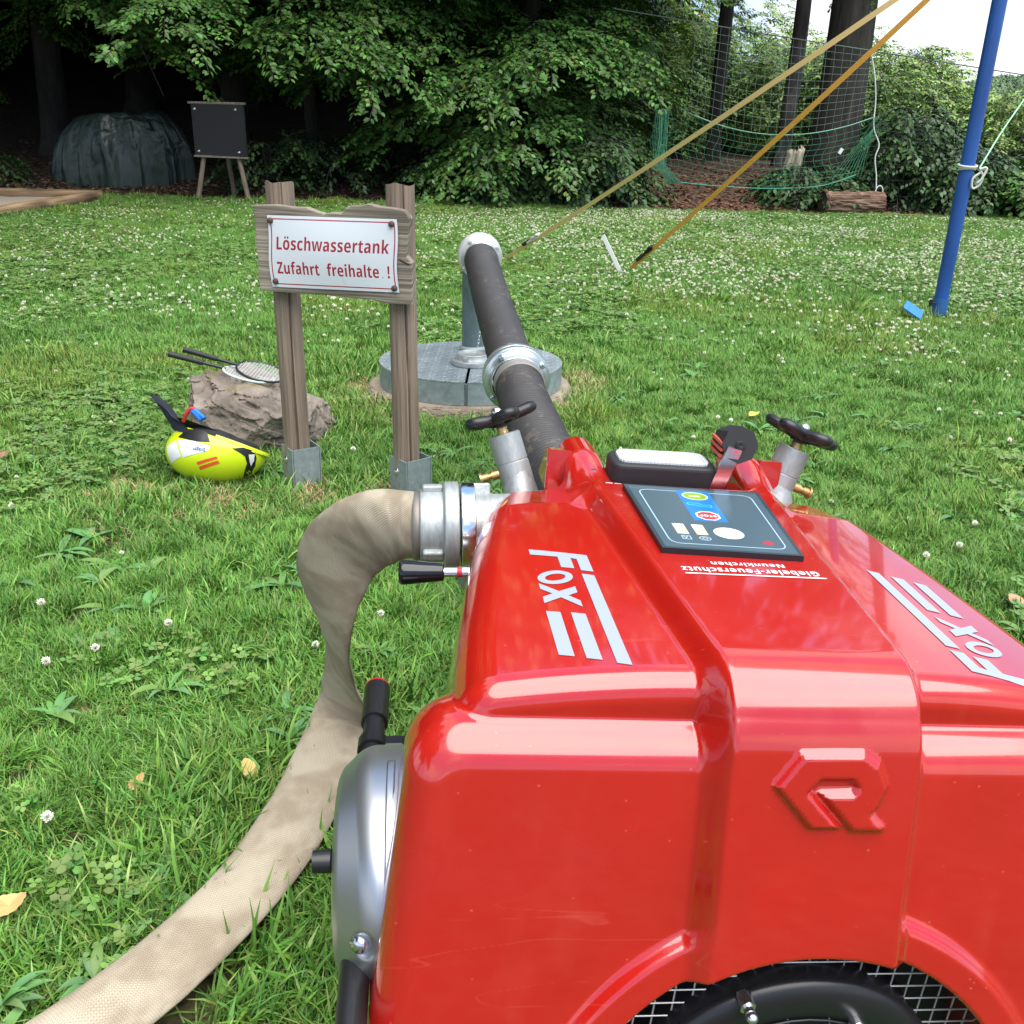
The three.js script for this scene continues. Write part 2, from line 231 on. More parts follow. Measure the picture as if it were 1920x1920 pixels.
function flowerGeo(seed, far) { // a white clover head on its stalk
  const R = rng(seed), P = [], C = [], I = [], H = far ? 0.055 : 0.06, r = 0.0095;
  const tri = (a, b, c, col) => { const s = P.length / 3; P.push(...a, ...b, ...c); C.push(...col, ...col, ...col); I.push(s, s + 1, s + 2); };
  for (let k = 0; k < 3; k++) { const a = k * 2.09, b = a + 2.09; const q = (t, y) => [Math.cos(t) * 0.0012, y, Math.sin(t) * 0.0012]; tri(q(a, 0), q(b, 0), q(a, H), [0.12, 0.2, 0.06]); tri(q(b, 0), q(b, H), q(a, H), [0.12, 0.2, 0.06]); }
  for (let k = 0; k < 46; k++) { const v = 1 - 1.75 * (k + 0.5) / 46, a = k * 2.39996, s = Math.sqrt(1 - v * v), d = V(s * Math.cos(a), v, s * Math.sin(a)), o = V(0, H, 0), t = d.clone().multiplyScalar(r * (0.9 + 0.35 * R())).add(o), side = V(-Math.sin(a), 0, Math.cos(a)).multiplyScalar(0.0021), b = d.clone().multiplyScalar(r * 0.35).add(o), up = V(0, 0.0021, 0); const col = v < -0.35 ? [0.42, 0.30, 0.2] : [0.82, 0.82, 0.72].map(c => c * (0.88 + 0.2 * R())); const A = t.clone().add(side), B = t.clone().sub(side), D = t.clone().add(up.clone().add(d.clone().multiplyScalar(0.001))); tri(b.toArray(), A.toArray(), D.toArray(), col); tri(b.toArray(), D.toArray(), B.toArray(), col); }
  const g = new THREE.BufferGeometry(); g.setAttribute('position', new THREE.Float32BufferAttribute(P, 3)); g.setAttribute('color', new THREE.Float32BufferAttribute(C, 3)); g.setIndex(I); g.computeVertexNormals(); return g;
}
function copies(parent, name, geo, mat, list) { // list of [x, y, z, turn, scale, scaleY, r, g, b, tiltX, tiltZ]
  const m = new THREE.InstancedMesh(geo, mat, list.length), o = new THREE.Object3D(), c = new THREE.Color(); m.name = name;
  list.forEach((p, i) => { o.position.set(p[0], p[1], p[2]); o.rotation.set(p[9] ?? 0, p[3], p[10] ?? 0, 'YXZ'); o.scale.set(p[4], p[5] ?? p[4], p[4]); o.updateMatrix(); m.setMatrixAt(i, o.matrix); c.setRGB(p[6] ?? 1, p[7] ?? 1, p[8] ?? 1); m.setColorAt(i, c); });
  m.castShadow = m.receiveShadow = true; m.userData.kind = 'stuff'; parent.add(m); return m;
}
const greenery = (extra = {}) => new THREE.MeshStandardMaterial({ color: lin(1, 1, 1), vertexColors: true, roughness: 0.5, side: THREE.DoubleSide, ...extra });
const grassMat = greenery({ roughness: 0.6 });
// where nothing grows: the lid, the rock, the sign's feet, the sandpit, the flat hose
const bare = (x, z) => Math.hypot(x + 0.207, z + 4.39) < 0.47 || (x > -1.2 && x < -0.74 && z < -3.4 && z > -3.66) || (x < -6.35 && z > -16 && z < -11) || Math.hypot(x + 0.735, z + 3.09) < 0.05 || Math.hypot(x + 0.34, z + 3.0) < 0.05 || onHose(x, z);
function onHose(x, z) { if (z < -1.68 || x > -0.25 || x < -0.85) return false; const l = [[-0.331, -1.62], [-0.340, -1.48], [-0.354, -1.35], [-0.392, -1.19], [-0.450, -1.06], [-0.512, -0.955], [-0.62, -0.82], [-0.76, -0.66]]; for (let i = 0; i < l.length - 1; i++) { const [a, b] = [l[i], l[i + 1]], ex = b[0] - a[0], ez = b[1] - a[1], t = clamp(((x - a[0]) * ex + (z - a[1]) * ez) / (ex * ex + ez * ez), 0, 1); if (Math.hypot(x - a[0] - ex * t, z - a[1] - ez * t) < 0.07) return true; } return false; }
const dryAt = (x, z) => { const n = fbm(x * 3.1, 9, z * 3.1, 3); const ring = Math.hypot(x + 0.207, (z + 4.39) * 1.0), a = 1 - sstep(0.5, 0.72, ring + 0.35 * (n - 0.5)); const b = 1 - sstep(0.06, 0.26, Math.hypot((x + 0.66), (z + 2.95)) + 0.2 * (n - 0.5)), b2 = 1 - sstep(0.05, 0.2, Math.hypot((x + 0.42), (z + 2.95)) + 0.2 * (n - 0.5)), c = 0.55 * (1 - sstep(0.1, 0.42, Math.hypot((x + 1.05) * 0.7, z + 2.95) + 0.3 * (n - 0.5))); return clamp(Math.max(a, b, b2, c), 0, 1); };
{
  const g1 = [[0.085, 0.215, 0.022], [0.115, 0.255, 0.03], [0.065, 0.175, 0.022], [0.15, 0.28, 0.045], [0.095, 0.23, 0.035]], gd = [[0.36, 0.26, 0.12], [0.30, 0.20, 0.10], [0.42, 0.33, 0.18], [0.2, 0.2, 0.08]], gp = [...g1, ...g1, [0.28, 0.29, 0.09]];
  const tufts = [bladeSet(11, 50, 0.05, 0.055, 0.0032, 1.45, gp), bladeSet(12, 46, 0.05, 0.066, 0.0036, 1.65, gp), bladeSet(13, 56, 0.055, 0.045, 0.0028, 1.3, gp), bladeSet(14, 30, 0.05, 0.08, 0.0055, 1.6, g1)];
  const ringPts = []; for (let k = 0; k < 14; k++) ringPts.push([Math.cos(k * 0.4488), Math.sin(k * 0.4488)]);
  const closeTo = (x, z, r) => (x > 0.75 || (z < -5.6 && z > -15.2 && x > -5.6)) ? false : bare(x, z) || ringPts.some(p => bare(x + p[0] * r, z + p[1] * r) || bare(x + p[0] * r * 0.5, z + p[1] * r * 0.5)) || z < lawnEdge(x) + 0.4 || (x < 0.7 && x > -1.6 && z < -2.4 && z > -5.4 && dryAt(x, z) > 0.12);
  const turf = [[0.12, 0.10, patchSet(15, 0.12, 1700, 30, 0.050, 0.0029, 1.6, gp)], [0.12, 0.10, patchSet(16, 0.12, 1600, 24, 0.055, 0.0032, 1.75, gp)], [0.12, 0.10, patchSet(17, 0.12, 1800, 34, 0.044, 0.0026, 1.5, gp)]], turfFar = [patchSet(18, 0.24, 3200, 50, 0.050, 0.0034, 1.5, gp), patchSet(19, 0.24, 3200, 44, 0.055, 0.0036, 1.6, gp)];
  const TL = turf.map(() => []), TF = turfFar.map(() => []);
  const L = tufts.map(() => []), dry = [], cl = [[], []], bl = [[], []], fl = [[], []];
  const R = rng(77);
  const zones = [[0.35, 2.4, 1500], [2.4, 4.5, 1000], [4.5, 8, 620], [8, 12, 430], [12, 16.8, 330]];
  for (const [d0, d1, den] of zones) {
    const w0 = 0.66 * d1 + 0.7, n = Math.round((d1 - d0) * 2 * w0 * den);
    for (let i = 0; i < n; i++) {
      const z = -(d0 + (d1 - d0) * R()), x = (R() * 2 - 1) * w0; if (Math.abs(x) > 0.66 * -z + 0.7) { R(); continue; }
      if (bare(x, z)) continue; const e = lawnEdge(x), over = e - z; if (over > 0 && R() < over * 2.2 + 0.25) continue;
      const near = closeTo(x, z, z < -4.5 ? 0.42 : 0.24);
      const n1 = fbm(x * 0.9, 1, z * 0.9, 3), n2 = fbm(x * 3.3, 5, z * 3.3, 3), dr = dryAt(x, z), y = groundH(x, z);
      const sc = d0 > 8 ? 1.25 : d0 > 4.4 ? 1.1 : 0.95, s = sc * (0.75 + 0.55 * R()) * (0.75 + 0.55 * n2), hgt = s * (0.62 + 0.75 * n1 * n2 * 2);
      const yel = sstep(0.5, 0.72, n1 * 0.55 + n2 * 0.45), b = 0.92 + 0.35 * R() - 0.1 * n1, col = [b * (1 + 0.45 * yel), b * (1 + 0.10 * yel), b * (1 + 0.05 * yel)];
      const q = [x, y - 0.004, z, R() * 6.28, s, hgt, ...col, (R() - 0.5) * 0.5, (R() - 0.5) * 0.5];
      if (R() < dr * 0.85) { q[5] *= 0.6; q[6] = q[7] = q[8] = b; dry.push(q); if (R() < 0.5) continue; }
      if (near || R() < 0.04) L[R() < 0.16 ? 3 : Math.floor(R() * 3)].push(q);
      const cv = fbm(x * 0.55 + 20, 3, z * 0.55, 3) + 0.08 * sstep(3, 8, -z);
      if (R() < sstep(0.46, 0.68, cv) * 0.15 && dr < 0.4) cl[R() < 0.5 ? 0 : 1].push([x, y + 0.004, z, R() * 6.28, sc * (0.9 + 0.5 * R()), sc * (0.8 + 0.4 * R()), b, b, b * 0.9]);
      if (R() < 0.011 && d0 < 8) bl[R() < 0.5 ? 0 : 1].push([x, y + 0.006, z, R() * 6.28, 0.7 + 0.55 * R(), 0.7 + 0.5 * R(), b, b, b]);
    }
  }
  const T = rng(78);
  for (const [d0, d1, step, far] of [[0.3, 4.5, 0.135, 0], [4.5, 16.6, 0.27, 1]]) for (let d = d0; d < d1; d += step) for (let x0 = -(0.66 * d + 0.8); x0 < 0.66 * d + 0.8; x0 += step) {
    const x = x0 + (T() - 0.5) * step * 0.9, z = -d + (T() - 0.5) * step * 0.9; if (closeTo(x, z, far ? 0.34 : 0.18)) continue;
    const n1 = fbm(x * 0.9, 1, z * 0.9, 3), n2 = fbm(x * 3.3, 5, z * 3.3, 3), yel = sstep(0.48, 0.72, n1 * 0.6 + n2 * 0.4), b = 0.95 + 0.3 * T() - 0.1 * n1;
    (far ? TF[T() * 2 | 0] : TL[T() * 3 | 0]).push([x, groundH(x, z) - 0.004, z, T() * 6.28, 0.95 + 0.2 * T(), (0.6 + 0.6 * n2 + 0.2 * T()) * 0.9, b * (1 + 0.4 * yel), b * (1 + 0.06 * yel), b]);
  }
  // white clover heads, thick on the far right half of the lawn and few near the pump
  const F = rng(5); const near = [];
  for (let i = 0; i < 70000; i++) {
    const d = 1.6 + 14.6 * Math.sqrt(F()), z = -d, x = (F() * 2 - 1) * (0.66 * d + 0.6); if (bare(x, z) || z < lawnEdge(x) + 0.15) continue;
    const band = sstep(4, 7, d) * (0.35 + 0.65 * sstep(-2, 1.5, x)), patch = sstep(0.40, 0.66, fbm(x * 0.75 + 3, 7, z * 0.75, 3));
    let p = (0.02 + 0.5 * band * (0.25 + 1.0 * patch) + 0.12 * sstep(2.6, 4.5, d) * patch) * (d > 13 ? 1.25 : 1);
    if (F() > p * 0.68) continue; const s = (0.62 + 0.42 * F()) * (d > 6 ? 1.05 : 0.9), b = 0.9 + 0.2 * F(), pk = F() < 0.12 ? 0.85 : 1;
    fl[F() < 0.5 ? 0 : 1].push([x, groundH(x, z) - 0.004, z, F() * 6.28, s, s * (0.75 + 0.4 * F()), b, b * pk, b * pk * 0.95, (F() - 0.5) * 0.5, (F() - 0.5) * 0.5]);
  }
  const grp = new THREE.Group(); grp.name = 'lawn_grass'; scene.add(grp); tag(grp, 'short mown green grass of the lawn with yellowish patches', 'grass', null, 'stuff');
  tufts.forEach((t, i) => copies(grp, 'grass_tufts', t, grassMat, L[i])); turf.forEach((t, i) => copies(grp, 'grass_turf', t[2], grassMat, TL[i])); turfFar.forEach((t, i) => copies(grp, 'grass_turf', t, grassMat, TF[i]));
  const dg = new THREE.Group(); dg.name = 'dry_grass'; scene.add(dg); tag(dg, 'dry straw coloured grass round the tank lid and the sign posts', 'dry grass', null, 'stuff');
  copies(dg, 'straw_tufts', bladeSet(21, 46, 0.05, 0.07, 0.003, 1.6, gd), grassMat, dry);
  const cg = new THREE.Group(); cg.name = 'clover_leaves'; scene.add(cg); tag(cg, 'patches of round green clover leaves among the lawn grass', 'clover', null, 'stuff');
  cl.forEach((l, i) => copies(cg, 'clover_patches', clover(31 + i, 13, 0.055), grassMat, l));
  const wg = new THREE.Group(); wg.name = 'lawn_weeds'; scene.add(wg); tag(wg, 'broad leaved weeds scattered through the lawn grass', 'weeds', null, 'stuff');
  bl.forEach((l, i) => copies(wg, 'weed_rosettes', broad(41 + i, 6 + 2 * i), grassMat, l));
  const fg = new THREE.Group(); fg.name = 'clover_blossoms'; scene.add(fg); tag(fg, 'countless small white clover blossoms spread over the lawn', 'clover blossoms', null, 'stuff');
  fl.forEach((l, i) => copies(fg, 'clover_heads', flowerGeo(51 + i, true), greenery({ roughness: 0.8 }), l));
  // the few blossoms close by stand apart
  const fm = greenery({ roughness: 0.8 });
  for (const [x, z, s] of [[-0.786, -1.332, 1.15], [-0.94, -1.902, 1.1], [-1.009, -1.846, 1.1], [-0.814, -2.037, 1.1], [-0.323, -2.113, 1], [-0.449, -1.941, 1], [-1.152, -2.126, 1.1], [1.2, -2.55, 1.1], [1.33, -2.62, 1.1], [1.45, -2.8, 1]]) { const m = part(scene, numbered('clover_flower'), flowerGeo(61, false), fm); m.position.set(x, -0.004, z); m.scale.setScalar(s * 0.78); m.rotation.set(0.2, x * 40, -0.15); tag(m, 'single white clover flower head standing apart in the grass near the fire pump', 'flower', 'lone clover flowers near the pump'); }
  // fallen leaves
  const leafGeo = (() => { const pts = [], n = 36; for (let k = 0; k < n; k++) { const a = k / n * 6.283, r = 0.021 * (1 + 0.22 * Math.pow(Math.abs(Math.cos(a / 2)), 9) + 0.045 * Math.sin(13 * a)); pts.push([Math.cos(a) * r * 1.2, 0.005 + 0.004 * Math.sin(a * 2) + 0.003 * Math.cos(3 * a), Math.sin(a) * r * 0.8]); } const P = []; for (let k = 0; k < n; k++) P.push(0, 0.0, 0, ...pts[(k + 1) % n], ...pts[k]); const g = new THREE.BufferGeometry(); g.setAttribute('position', new THREE.Float32BufferAttribute(P, 3)); g.computeVertexNormals(); return g; })();
  for (const [x, y, z, s, t, c, l] of [[-0.746, 0.045, -1.124, 1.0, 0.4, [0.62, 0.42, 0.16], 'pale tan fallen leaf lying in the grass beside the flat hose, largest one'], [-0.471, 0.045, -1.464, 0.8, 2.2, [0.70, 0.52, 0.18], 'yellow fallen leaf lying in the grass right beside the flat hose'], [-0.664, 0.045, -1.423, 0.62, 1.1, [0.55, 0.36, 0.13], 'small curled brown fallen leaf in the grass left of the yellow leaf'], [1.024, 0.05, -3.984, 0.85, 0.2, [0.75, 0.58, 0.08], 'bright yellow fallen leaf on the grass between the two handwheels'], [1.315, 0.05, -2.239, 0.95, 2.9, [0.55, 0.30, 0.16], 'reddish brown fallen leaf on the grass right of the pump hood'], [-1.798, 0.05, -3.212, 0.8, 0.9, [0.30, 0.16, 0.08], 'dark brown fallen leaf on the grass at the helmet side of the lawn']]) { const m = single('fallen_leaf', l, 'leaf', leafGeo, phys(lin(...c), 0.7, { transmission: 0.2, thickness: 0, side: THREE.DoubleSide }), 'fallen leaves on the lawn'); m.position.set(x, y, z); m.rotation.set(0.35, t, 0.2); m.scale.setScalar(s); }
}

// ---------- trees ----------
const barkMap = (seed, a, b, su = 10, sv = 3) => tex(256, 512, (u, v) => { const n = tileN(u, v, su, sv, seed, 5), m = tileN(u, v, su * 4, sv * 5, seed + 3, 3), k = clamp(0.5 + 1.6 * (n - 0.5) + 0.6 * (m - 0.5), 0, 1); return mix3(a, b, k); });
const barkBump = tex(256, 512, (u, v) => tileN(u, v, 14, 4, 8, 5), { srgb: false });
const bark = std(lin(1, 1, 1), 0.9, 0, { map: barkMap(4, [0.10, 0.09, 0.08], [0.25, 0.23, 0.20]), bumpMap: barkBump, bumpScale: 0.03 });
const barkPale = std(lin(1, 1, 1), 0.9, 0, { map: barkMap(7, [0.17, 0.16, 0.15], [0.40, 0.38, 0.36]), bumpMap: barkBump, bumpScale: 0.02 });
// a flat spray: a twig with leaves in two ranks, drooping towards its tip; it grows along +x
function sprayGeo(seed, nLeaf, len, leaf, droop, cols) {
  const R = rng(seed), P = [], C = [], I = [];
  const axis = t => [len * t, -droop * len * t * t, 0.05 * len * Math.sin(t * 5)];
  for (let k = 0; k < 4; k++) { const a = axis(k / 4), b = axis((k + 1) / 4), s = P.length / 3, w = 0.006 * (1 - k / 5); P.push(a[0], a[1], a[2] - w, a[0], a[1], a[2] + w, b[0], b[1], b[2] + w, b[0], b[1], b[2] - w); for (let q = 0; q < 4; q++) C.push(0.05, 0.04, 0.03); I.push(s, s + 1, s + 2, s, s + 2, s + 3); }
  for (let i = 0; i < nLeaf; i++) {
    const t = 0.06 + 0.94 * (i + R() * 0.6) / nLeaf, sd = i % 2 ? 1 : -1, o = axis(Math.min(t, 1)), off = (R() * 0.22 + 0.02) * len * Math.sin(Math.PI * (0.15 + 0.8 * t)) * (R() < 0.6 ? 1 : 0.2);
    const a = sd * (0.6 + 0.6 * R()), L = leaf * (0.7 + 0.5 * R()), w = L * 0.29, tip = 0.05 - 0.6 * R() - droop * t, roll = (R() - 0.5) * 0.9;
    const dir = V(Math.cos(a) * Math.cos(tip), Math.sin(tip), Math.sin(a) * Math.cos(tip)), side = V(-Math.sin(a), 0, Math.cos(a)).applyAxisAngle(dir, roll), up = V().crossVectors(side, dir).normalize(), b = V(o[0], o[1] + (R() - 0.5) * 0.06 * len, o[2] + sd * off);
    const q = (u, v, h) => { const p = b.clone().addScaledVector(dir, u * L).addScaledVector(side, v * w).addScaledVector(up, h * w); P.push(p.x, p.y, p.z); };
    const col = cols[Math.floor(R() * cols.length)].map(c => c * (0.75 + 0.5 * R())), s = P.length / 3;
    q(0, 0, 0); q(0.3, 0.9, 0.25); q(0.62, 0.95, 0.2); q(1, 0, -0.15); q(0.62, -0.95, 0.2); q(0.3, -0.9, 0.25); q(0.45, 0, 0);
    for (let k = 0; k < 7; k++) C.push(...col);
    I.push(s, s + 6, s + 1, s + 1, s + 6, s + 2, s + 2, s + 6, s + 3, s + 3, s + 6, s + 4, s + 4, s + 6, s + 5, s + 5, s + 6, s);
  }
  const g = new THREE.BufferGeometry(); g.setAttribute('position', new THREE.Float32BufferAttribute(P, 3)); g.setAttribute('color', new THREE.Float32BufferAttribute(C, 3)); g.setIndex(I); g.computeVertexNormals(); return g;
}
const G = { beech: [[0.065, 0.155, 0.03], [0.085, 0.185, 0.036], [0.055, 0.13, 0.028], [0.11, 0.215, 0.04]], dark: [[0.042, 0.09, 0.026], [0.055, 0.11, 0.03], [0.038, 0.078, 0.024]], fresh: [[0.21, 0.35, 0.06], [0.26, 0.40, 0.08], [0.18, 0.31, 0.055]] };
const sprays = { beech: [sprayGeo(1, 34, 0.6, 0.088, 0.14, G.beech), sprayGeo(2, 42, 0.68, 0.08, 0.25, G.beech), sprayGeo(3, 28, 0.5, 0.098, 0.06, G.beech)], dark: [sprayGeo(4, 24, 0.5, 0.085, 0.4, G.dark), sprayGeo(5, 28, 0.6, 0.08, 0.5, G.dark)], fresh: [sprayGeo(6, 24, 0.5, 0.085, 0.1, G.fresh), sprayGeo(7, 28, 0.6, 0.08, 0.2, G.fresh)], coarse: [sprayGeo(8, 26, 1.5, 0.34, 0.35, G.beech)], coarseFresh: [sprayGeo(9, 26, 1.2, 0.24, 0.25, G.fresh)] };
const leafMat = new THREE.MeshStandardMaterial({ color: lin(1, 1, 1), vertexColors: true, roughness: 0.48, side: THREE.DoubleSide });
function trunkGeo(R, x0, h, r, leanX, leanZ, flare = 1.5) { return mapUV(grid(18, 26, (u, v) => { const a = u * 6.2832, y = v * h, k = r * (1 - 0.45 * v) * (1 + (flare - 1) * Math.exp(-y / (r * 1.3)) * (0.7 + 0.5 * Math.sin(a * 4 + x0))) * (1 + 0.05 * Math.sin(a * 3 + y)); return [Math.cos(a) * k + leanX * y + 0.04 * Math.sin(y * 0.9 + x0), y - 0.15, Math.sin(a) * k + leanZ * y]; }, true), Math.max(1, Math.round(r * 5)), h / 2); }
// o: kind, x, z, h trunk, r, branches [count, from, to, length, droop], spraysPer, label ...
function tree(o) {
  const R = rng(o.seed), y0 = groundH(o.x, o.z), t = thing(o.name ?? 'beech_tree', o.label, o.category ?? 'tree', [o.x, y0, o.z], 0, o.group);
  part(t, 'trunk', trunkGeo(R, o.x, o.h, o.r, o.leanX ?? 0, o.leanZ ?? 0, o.flare), o.bark ?? bark);
  const lists = sprays[o.kind].map(() => []), limbs = [], S = o.scale ?? 1, coarse = [];
  for (let b = 0; b < o.n; b++) {
    const f = (b + R()) / o.n, hb = lerp(o.from, o.to, f), az = o.az ? lerp(o.az[0], o.az[1], R()) : R() * 6.283, L = o.len * (0.6 + 0.6 * R()) * (o.taper ? 1 - 0.6 * f : 1), rise = (o.rise ?? 0.35) * (0.4 + R()), dr = o.droop * (0.5 + R()), cx = Math.cos(az), cz = Math.sin(az);
    const at = s => V(cx * L * s + (o.leanX ?? 0) * hb, hb + L * (rise * s - (rise * 0.4 + dr) * s * s * s), cz * L * s + (o.leanZ ?? 0) * hb);
    if (hb < 9) { const pts = [0, 0.25, 0.5, 0.75, 1].map(at); const g = new THREE.TubeGeometry(new THREE.CatmullRomCurve3(pts), 8, 1, 5); const c = g.attributes.position, cur = new THREE.CatmullRomCurve3(pts); for (let i = 0; i < c.count; i++) { const s = Math.floor(i / 6) / 8, q = cur.getPoint(s), rr = Math.max(0.006, 0.012 * L * (1 - s)); c.setXYZ(i, q.x + (c.getX(i) - q.x) * rr, q.y + (c.getY(i) - q.y) * rr, q.z + (c.getZ(i) - q.z) * rr); } g.computeVertexNormals(); limbs.push(g); }
    const n = Math.round(o.per * L / o.len);
    for (let k = 0; k < n; k++) {
      const s = Math.pow(R(), 0.65), p = at(s), sp = o.spread * (0.3 + 0.7 * s) * (1.15 - 0.5 * s), w = (R() * 2 - 1) * sp, hgt = (R() - 0.5) * sp * 0.35;
      const px = p.x - cz * w, pz = p.z + cx * w, py = p.y + hgt - Math.abs(w) * 0.35; if (py + y0 < groundH(o.x + px, o.z + pz) + 0.12) continue; { const wx = o.x + px, wy = y0 + py, wz = o.z + pz; if (wz > -18.6 && wx > -8.6 && wx < -4.0 && wy < 1.95) continue; }
      const turn = -az + (w > 0 ? 0.7 : -0.7) * R() * -1 + (R() - 0.5) * 0.7, tilt = -(0.02 + 0.5 * s * R() + dr * s * 0.22), br = 0.7 + 0.6 * R(), y = R() < 0.12 ? 1.25 : 1;
      (hb > 6.5 && py > 5 && o.kind === 'beech' ? coarse : lists[Math.floor(R() * lists.length)]).push([px, py, pz, turn, S * (0.8 + 0.5 * R()), undefined, br * y, br * (0.95 + 0.1 * y), br, (R() - 0.5) * 0.7, tilt]);
    }
  }
  if (limbs.length && limbs.length < 14) limbs.forEach(g => part(t, 'branch', g, o.bark ?? bark)); else if (limbs.length) part(t, 'branches', limbs, o.bark ?? bark);
  const cr = new THREE.Group(); cr.name = 'crown'; cr.userData.kind = 'stuff'; t.add(cr);
  lists.forEach((l, i) => l.length && copies(cr, 'foliage', sprays[o.kind][i], leafMat, l));
  if (coarse.length) copies(cr, 'foliage', sprays.coarse[0], leafMat, coarse);
  return t;
}
const edgeG = 'beech trees at the edge of the lawn', backG = 'beeches standing in the dark wood';
const B0 = { kind: 'beech', per: 74, spread: 1.0, droop: 0.36, len: 4.2, n: 54, from: 2.05, to: 11, h: 11 };
tree({ ...B0, seed: 101, x: -12.4, z: -18.6, r: 0.3, label: 'leafy beech behind the sandpit, its boughs hanging over the lawn edge', group: edgeG });
tree({ ...B0, seed: 102, x: -8.8, z: -19.6, r: 0.26, n: 62, from: 2.35, label: 'leafy beech with low boughs above the tarpaulin covered pile', group: edgeG });
tree({ ...B0, seed: 103, x: -5.4, z: -19.4, r: 0.24, n: 62, from: 2.25, label: 'leafy beech with low boughs right behind the easel board', group: edgeG });
tree({ ...B0, seed: 104, x: -1.85, z: -20, r: 0.34, n: 66, from: 1.5, flare: 1.9, label: 'beech with flared root foot behind the right sign post', group: edgeG });
tree({ ...B0, seed: 105, x: 0.1, z: -18.8, r: 0.2, n: 92, from: 0.6, len: 2.5, droop: 0.42, label: 'bushy beech leafy down to the ground beside the bare earth bank', group: edgeG });
tree({ ...B0, seed: 112, x: -3.7, z: -18.3, r: 0.12, n: 34, from: 1.9, to: 6, h: 6, len: 2.6, label: 'slim young beech hanging over the lawn between easel and sign', group: edgeG });
const B1 = { ...B0, per: 30, n: 40, from: 2.8, to: 12, h: 12, len: 4.5 };
for (const [i, x, z, r, l] of [[0, -8.37, -23, 0.28, 'dark beech trunk in the wood above the tarpaulin'], [1, -6.2, -23.5, 0.2, 'dark beech trunk in the wood above the easel board'], [2, -14, -25, 0.3, 'dark beech deep in the wood behind the sandpit'], [3, -11, -28, 0.3, 'dark beech far up the wooded slope behind the tarpaulin'], [4, -4, -25.5, 0.3, 'dark beech deep in the wood behind the left sign post'], [5, -0.6, -25, 0.28, 'dark beech deep in the wood behind the suction hose flange'], [6, -2.4, -28, 0.25, 'dark beech far up the wooded slope behind the right sign post']]) tree({ ...B1, seed: 200 + i, x, z, r, label: l, group: backG });
// trunks on the right, crowns mostly above the picture
const B2 = { ...B0, per: 6, n: 8, from: 6.5, to: 12, h: 13, len: 3.2, droop: 0.15 };
tree({ ...B2, seed: 301, x: 4.15, z: -22, r: 0.155, leanX: -0.014, label: 'slender dark beech trunk leaning behind the sagging green net', group: 'trees behind the nets' });
tree({ ...B2, seed: 302, x: 5.35, z: -21, r: 0.16, leanX: 0.012, bark: barkPale, label: 'slender grey tree trunk rising behind the pale broken stump', group: 'trees behind the nets' });
tree({ ...B2, seed: 303, x: 5.56, z: -18.5, r: 0.42, flare: 1.2, leanX: 0.02, label: 'thick dark tree trunk behind the green net and log', group: 'trees behind the nets' });
tree({ ...B2, kind: 'dark', seed: 304, x: 9.6, z: -18.6, r: 0.22, n: 11, from: 4.0, to: 7, len: 3.6, per: 34, az: [2.5, 4.2], droop: 0.42, label: 'dark leaved tree whose boughs hang into the sky above the black net', group: 'trees behind the nets' });
// bushes
function bush(seed, x, z, w, h, kind, name, label, group, n = 420, y = 0) {
  const R = rng(seed), t = thing(name, label, 'bush', [x, groundH(x, z) + y, z], 0, group), l = sprays[kind].map(() => []), st = [];
  for (let k = 0; k < 6; k++) { const a = R() * 6.28, r = w * 0.5 * R(); st.push(tube([[0.08 * Math.cos(a), -0.05, 0.08 * Math.sin(a)], [Math.cos(a) * r * 0.5, h * 0.4, Math.sin(a) * r * 0.5], [Math.cos(a) * r, h * 0.85, Math.sin(a) * r]], 0.018, 8, 5)); }
  st.forEach(g => part(t, 'stem', g, bark));
  for (let k = 0; k < n; k++) { const a = R() * 6.283, v = Math.pow(R(), 0.8), rr = Math.sqrt(0.25 + 0.75 * R()) * w * Math.sqrt(Math.max(0.04, 1 - Math.pow(Math.abs(v - 0.42) / 0.62, 2.2))) * (0.5 + 0.95 * noise3(Math.cos(a) * 2.4 + seed, v * 5, Math.sin(a) * 2.4)), b = 0.7 + 0.6 * R(); l[Math.floor(R() * l.length)].push([Math.cos(a) * rr, 0.12 + v * h * (0.65 + 0.65 * noise3(Math.cos(a) * 3, seed, Math.sin(a) * 3)), Math.sin(a) * rr, -a + (R() - 0.5) * 1.6, 0.7 + 0.6 * R(), undefined, b, b, b, (R() - 0.5) * 0.9, -(R() * 0.9 - 0.25)]); }
  l.forEach((q, i) => { if (q.length) copies(t, 'foliage', sprays[kind][i], leafMat, q); });
  return t;
}
const RB = rng(900);
[[2.6, -24, 1.5, 1.9, 'green leafy bush at the wood edge left of the slender dark trunk'], [4.4, -26, 1.6, 2.4, 'tall fresh green bush behind the slender dark trunk'], [6.4, -25, 1.6, 1.9, 'tall fresh green bush between the grey trunk and the thick trunk'], [7.9, -24, 1.4, 1.6, 'fresh green bush right of the thick dark trunk'], [9.6, -27, 1.8, 2.0, 'fresh green bush behind the dark shrub and the black net'], [3.6, -29, 2.2, 4.6, 'tall green young tree far behind the sagging green net'], [9.4, -32, 2.4, 3.1, 'tall pale green bush far behind the thick dark trunk'], [11.8, -25, 1.8, 1.2, 'fresh green bush behind the blue pole beyond the black net'], [13.8, -24, 2.0, 1.1, 'low green bush beyond the black net right of the blue pole'], [6.6, -32, 2.6, 3.6, 'tall green young tree between the two slender trunks'], [1.4, -28, 2.2, 4.6, 'tall green young tree behind the bushy beech']].forEach(([x, z, w, h, l], i) => bush(400 + i, x, z, w, h, 'fresh', 'green_bush', l, 'fresh green bushes beyond the nets', 900));
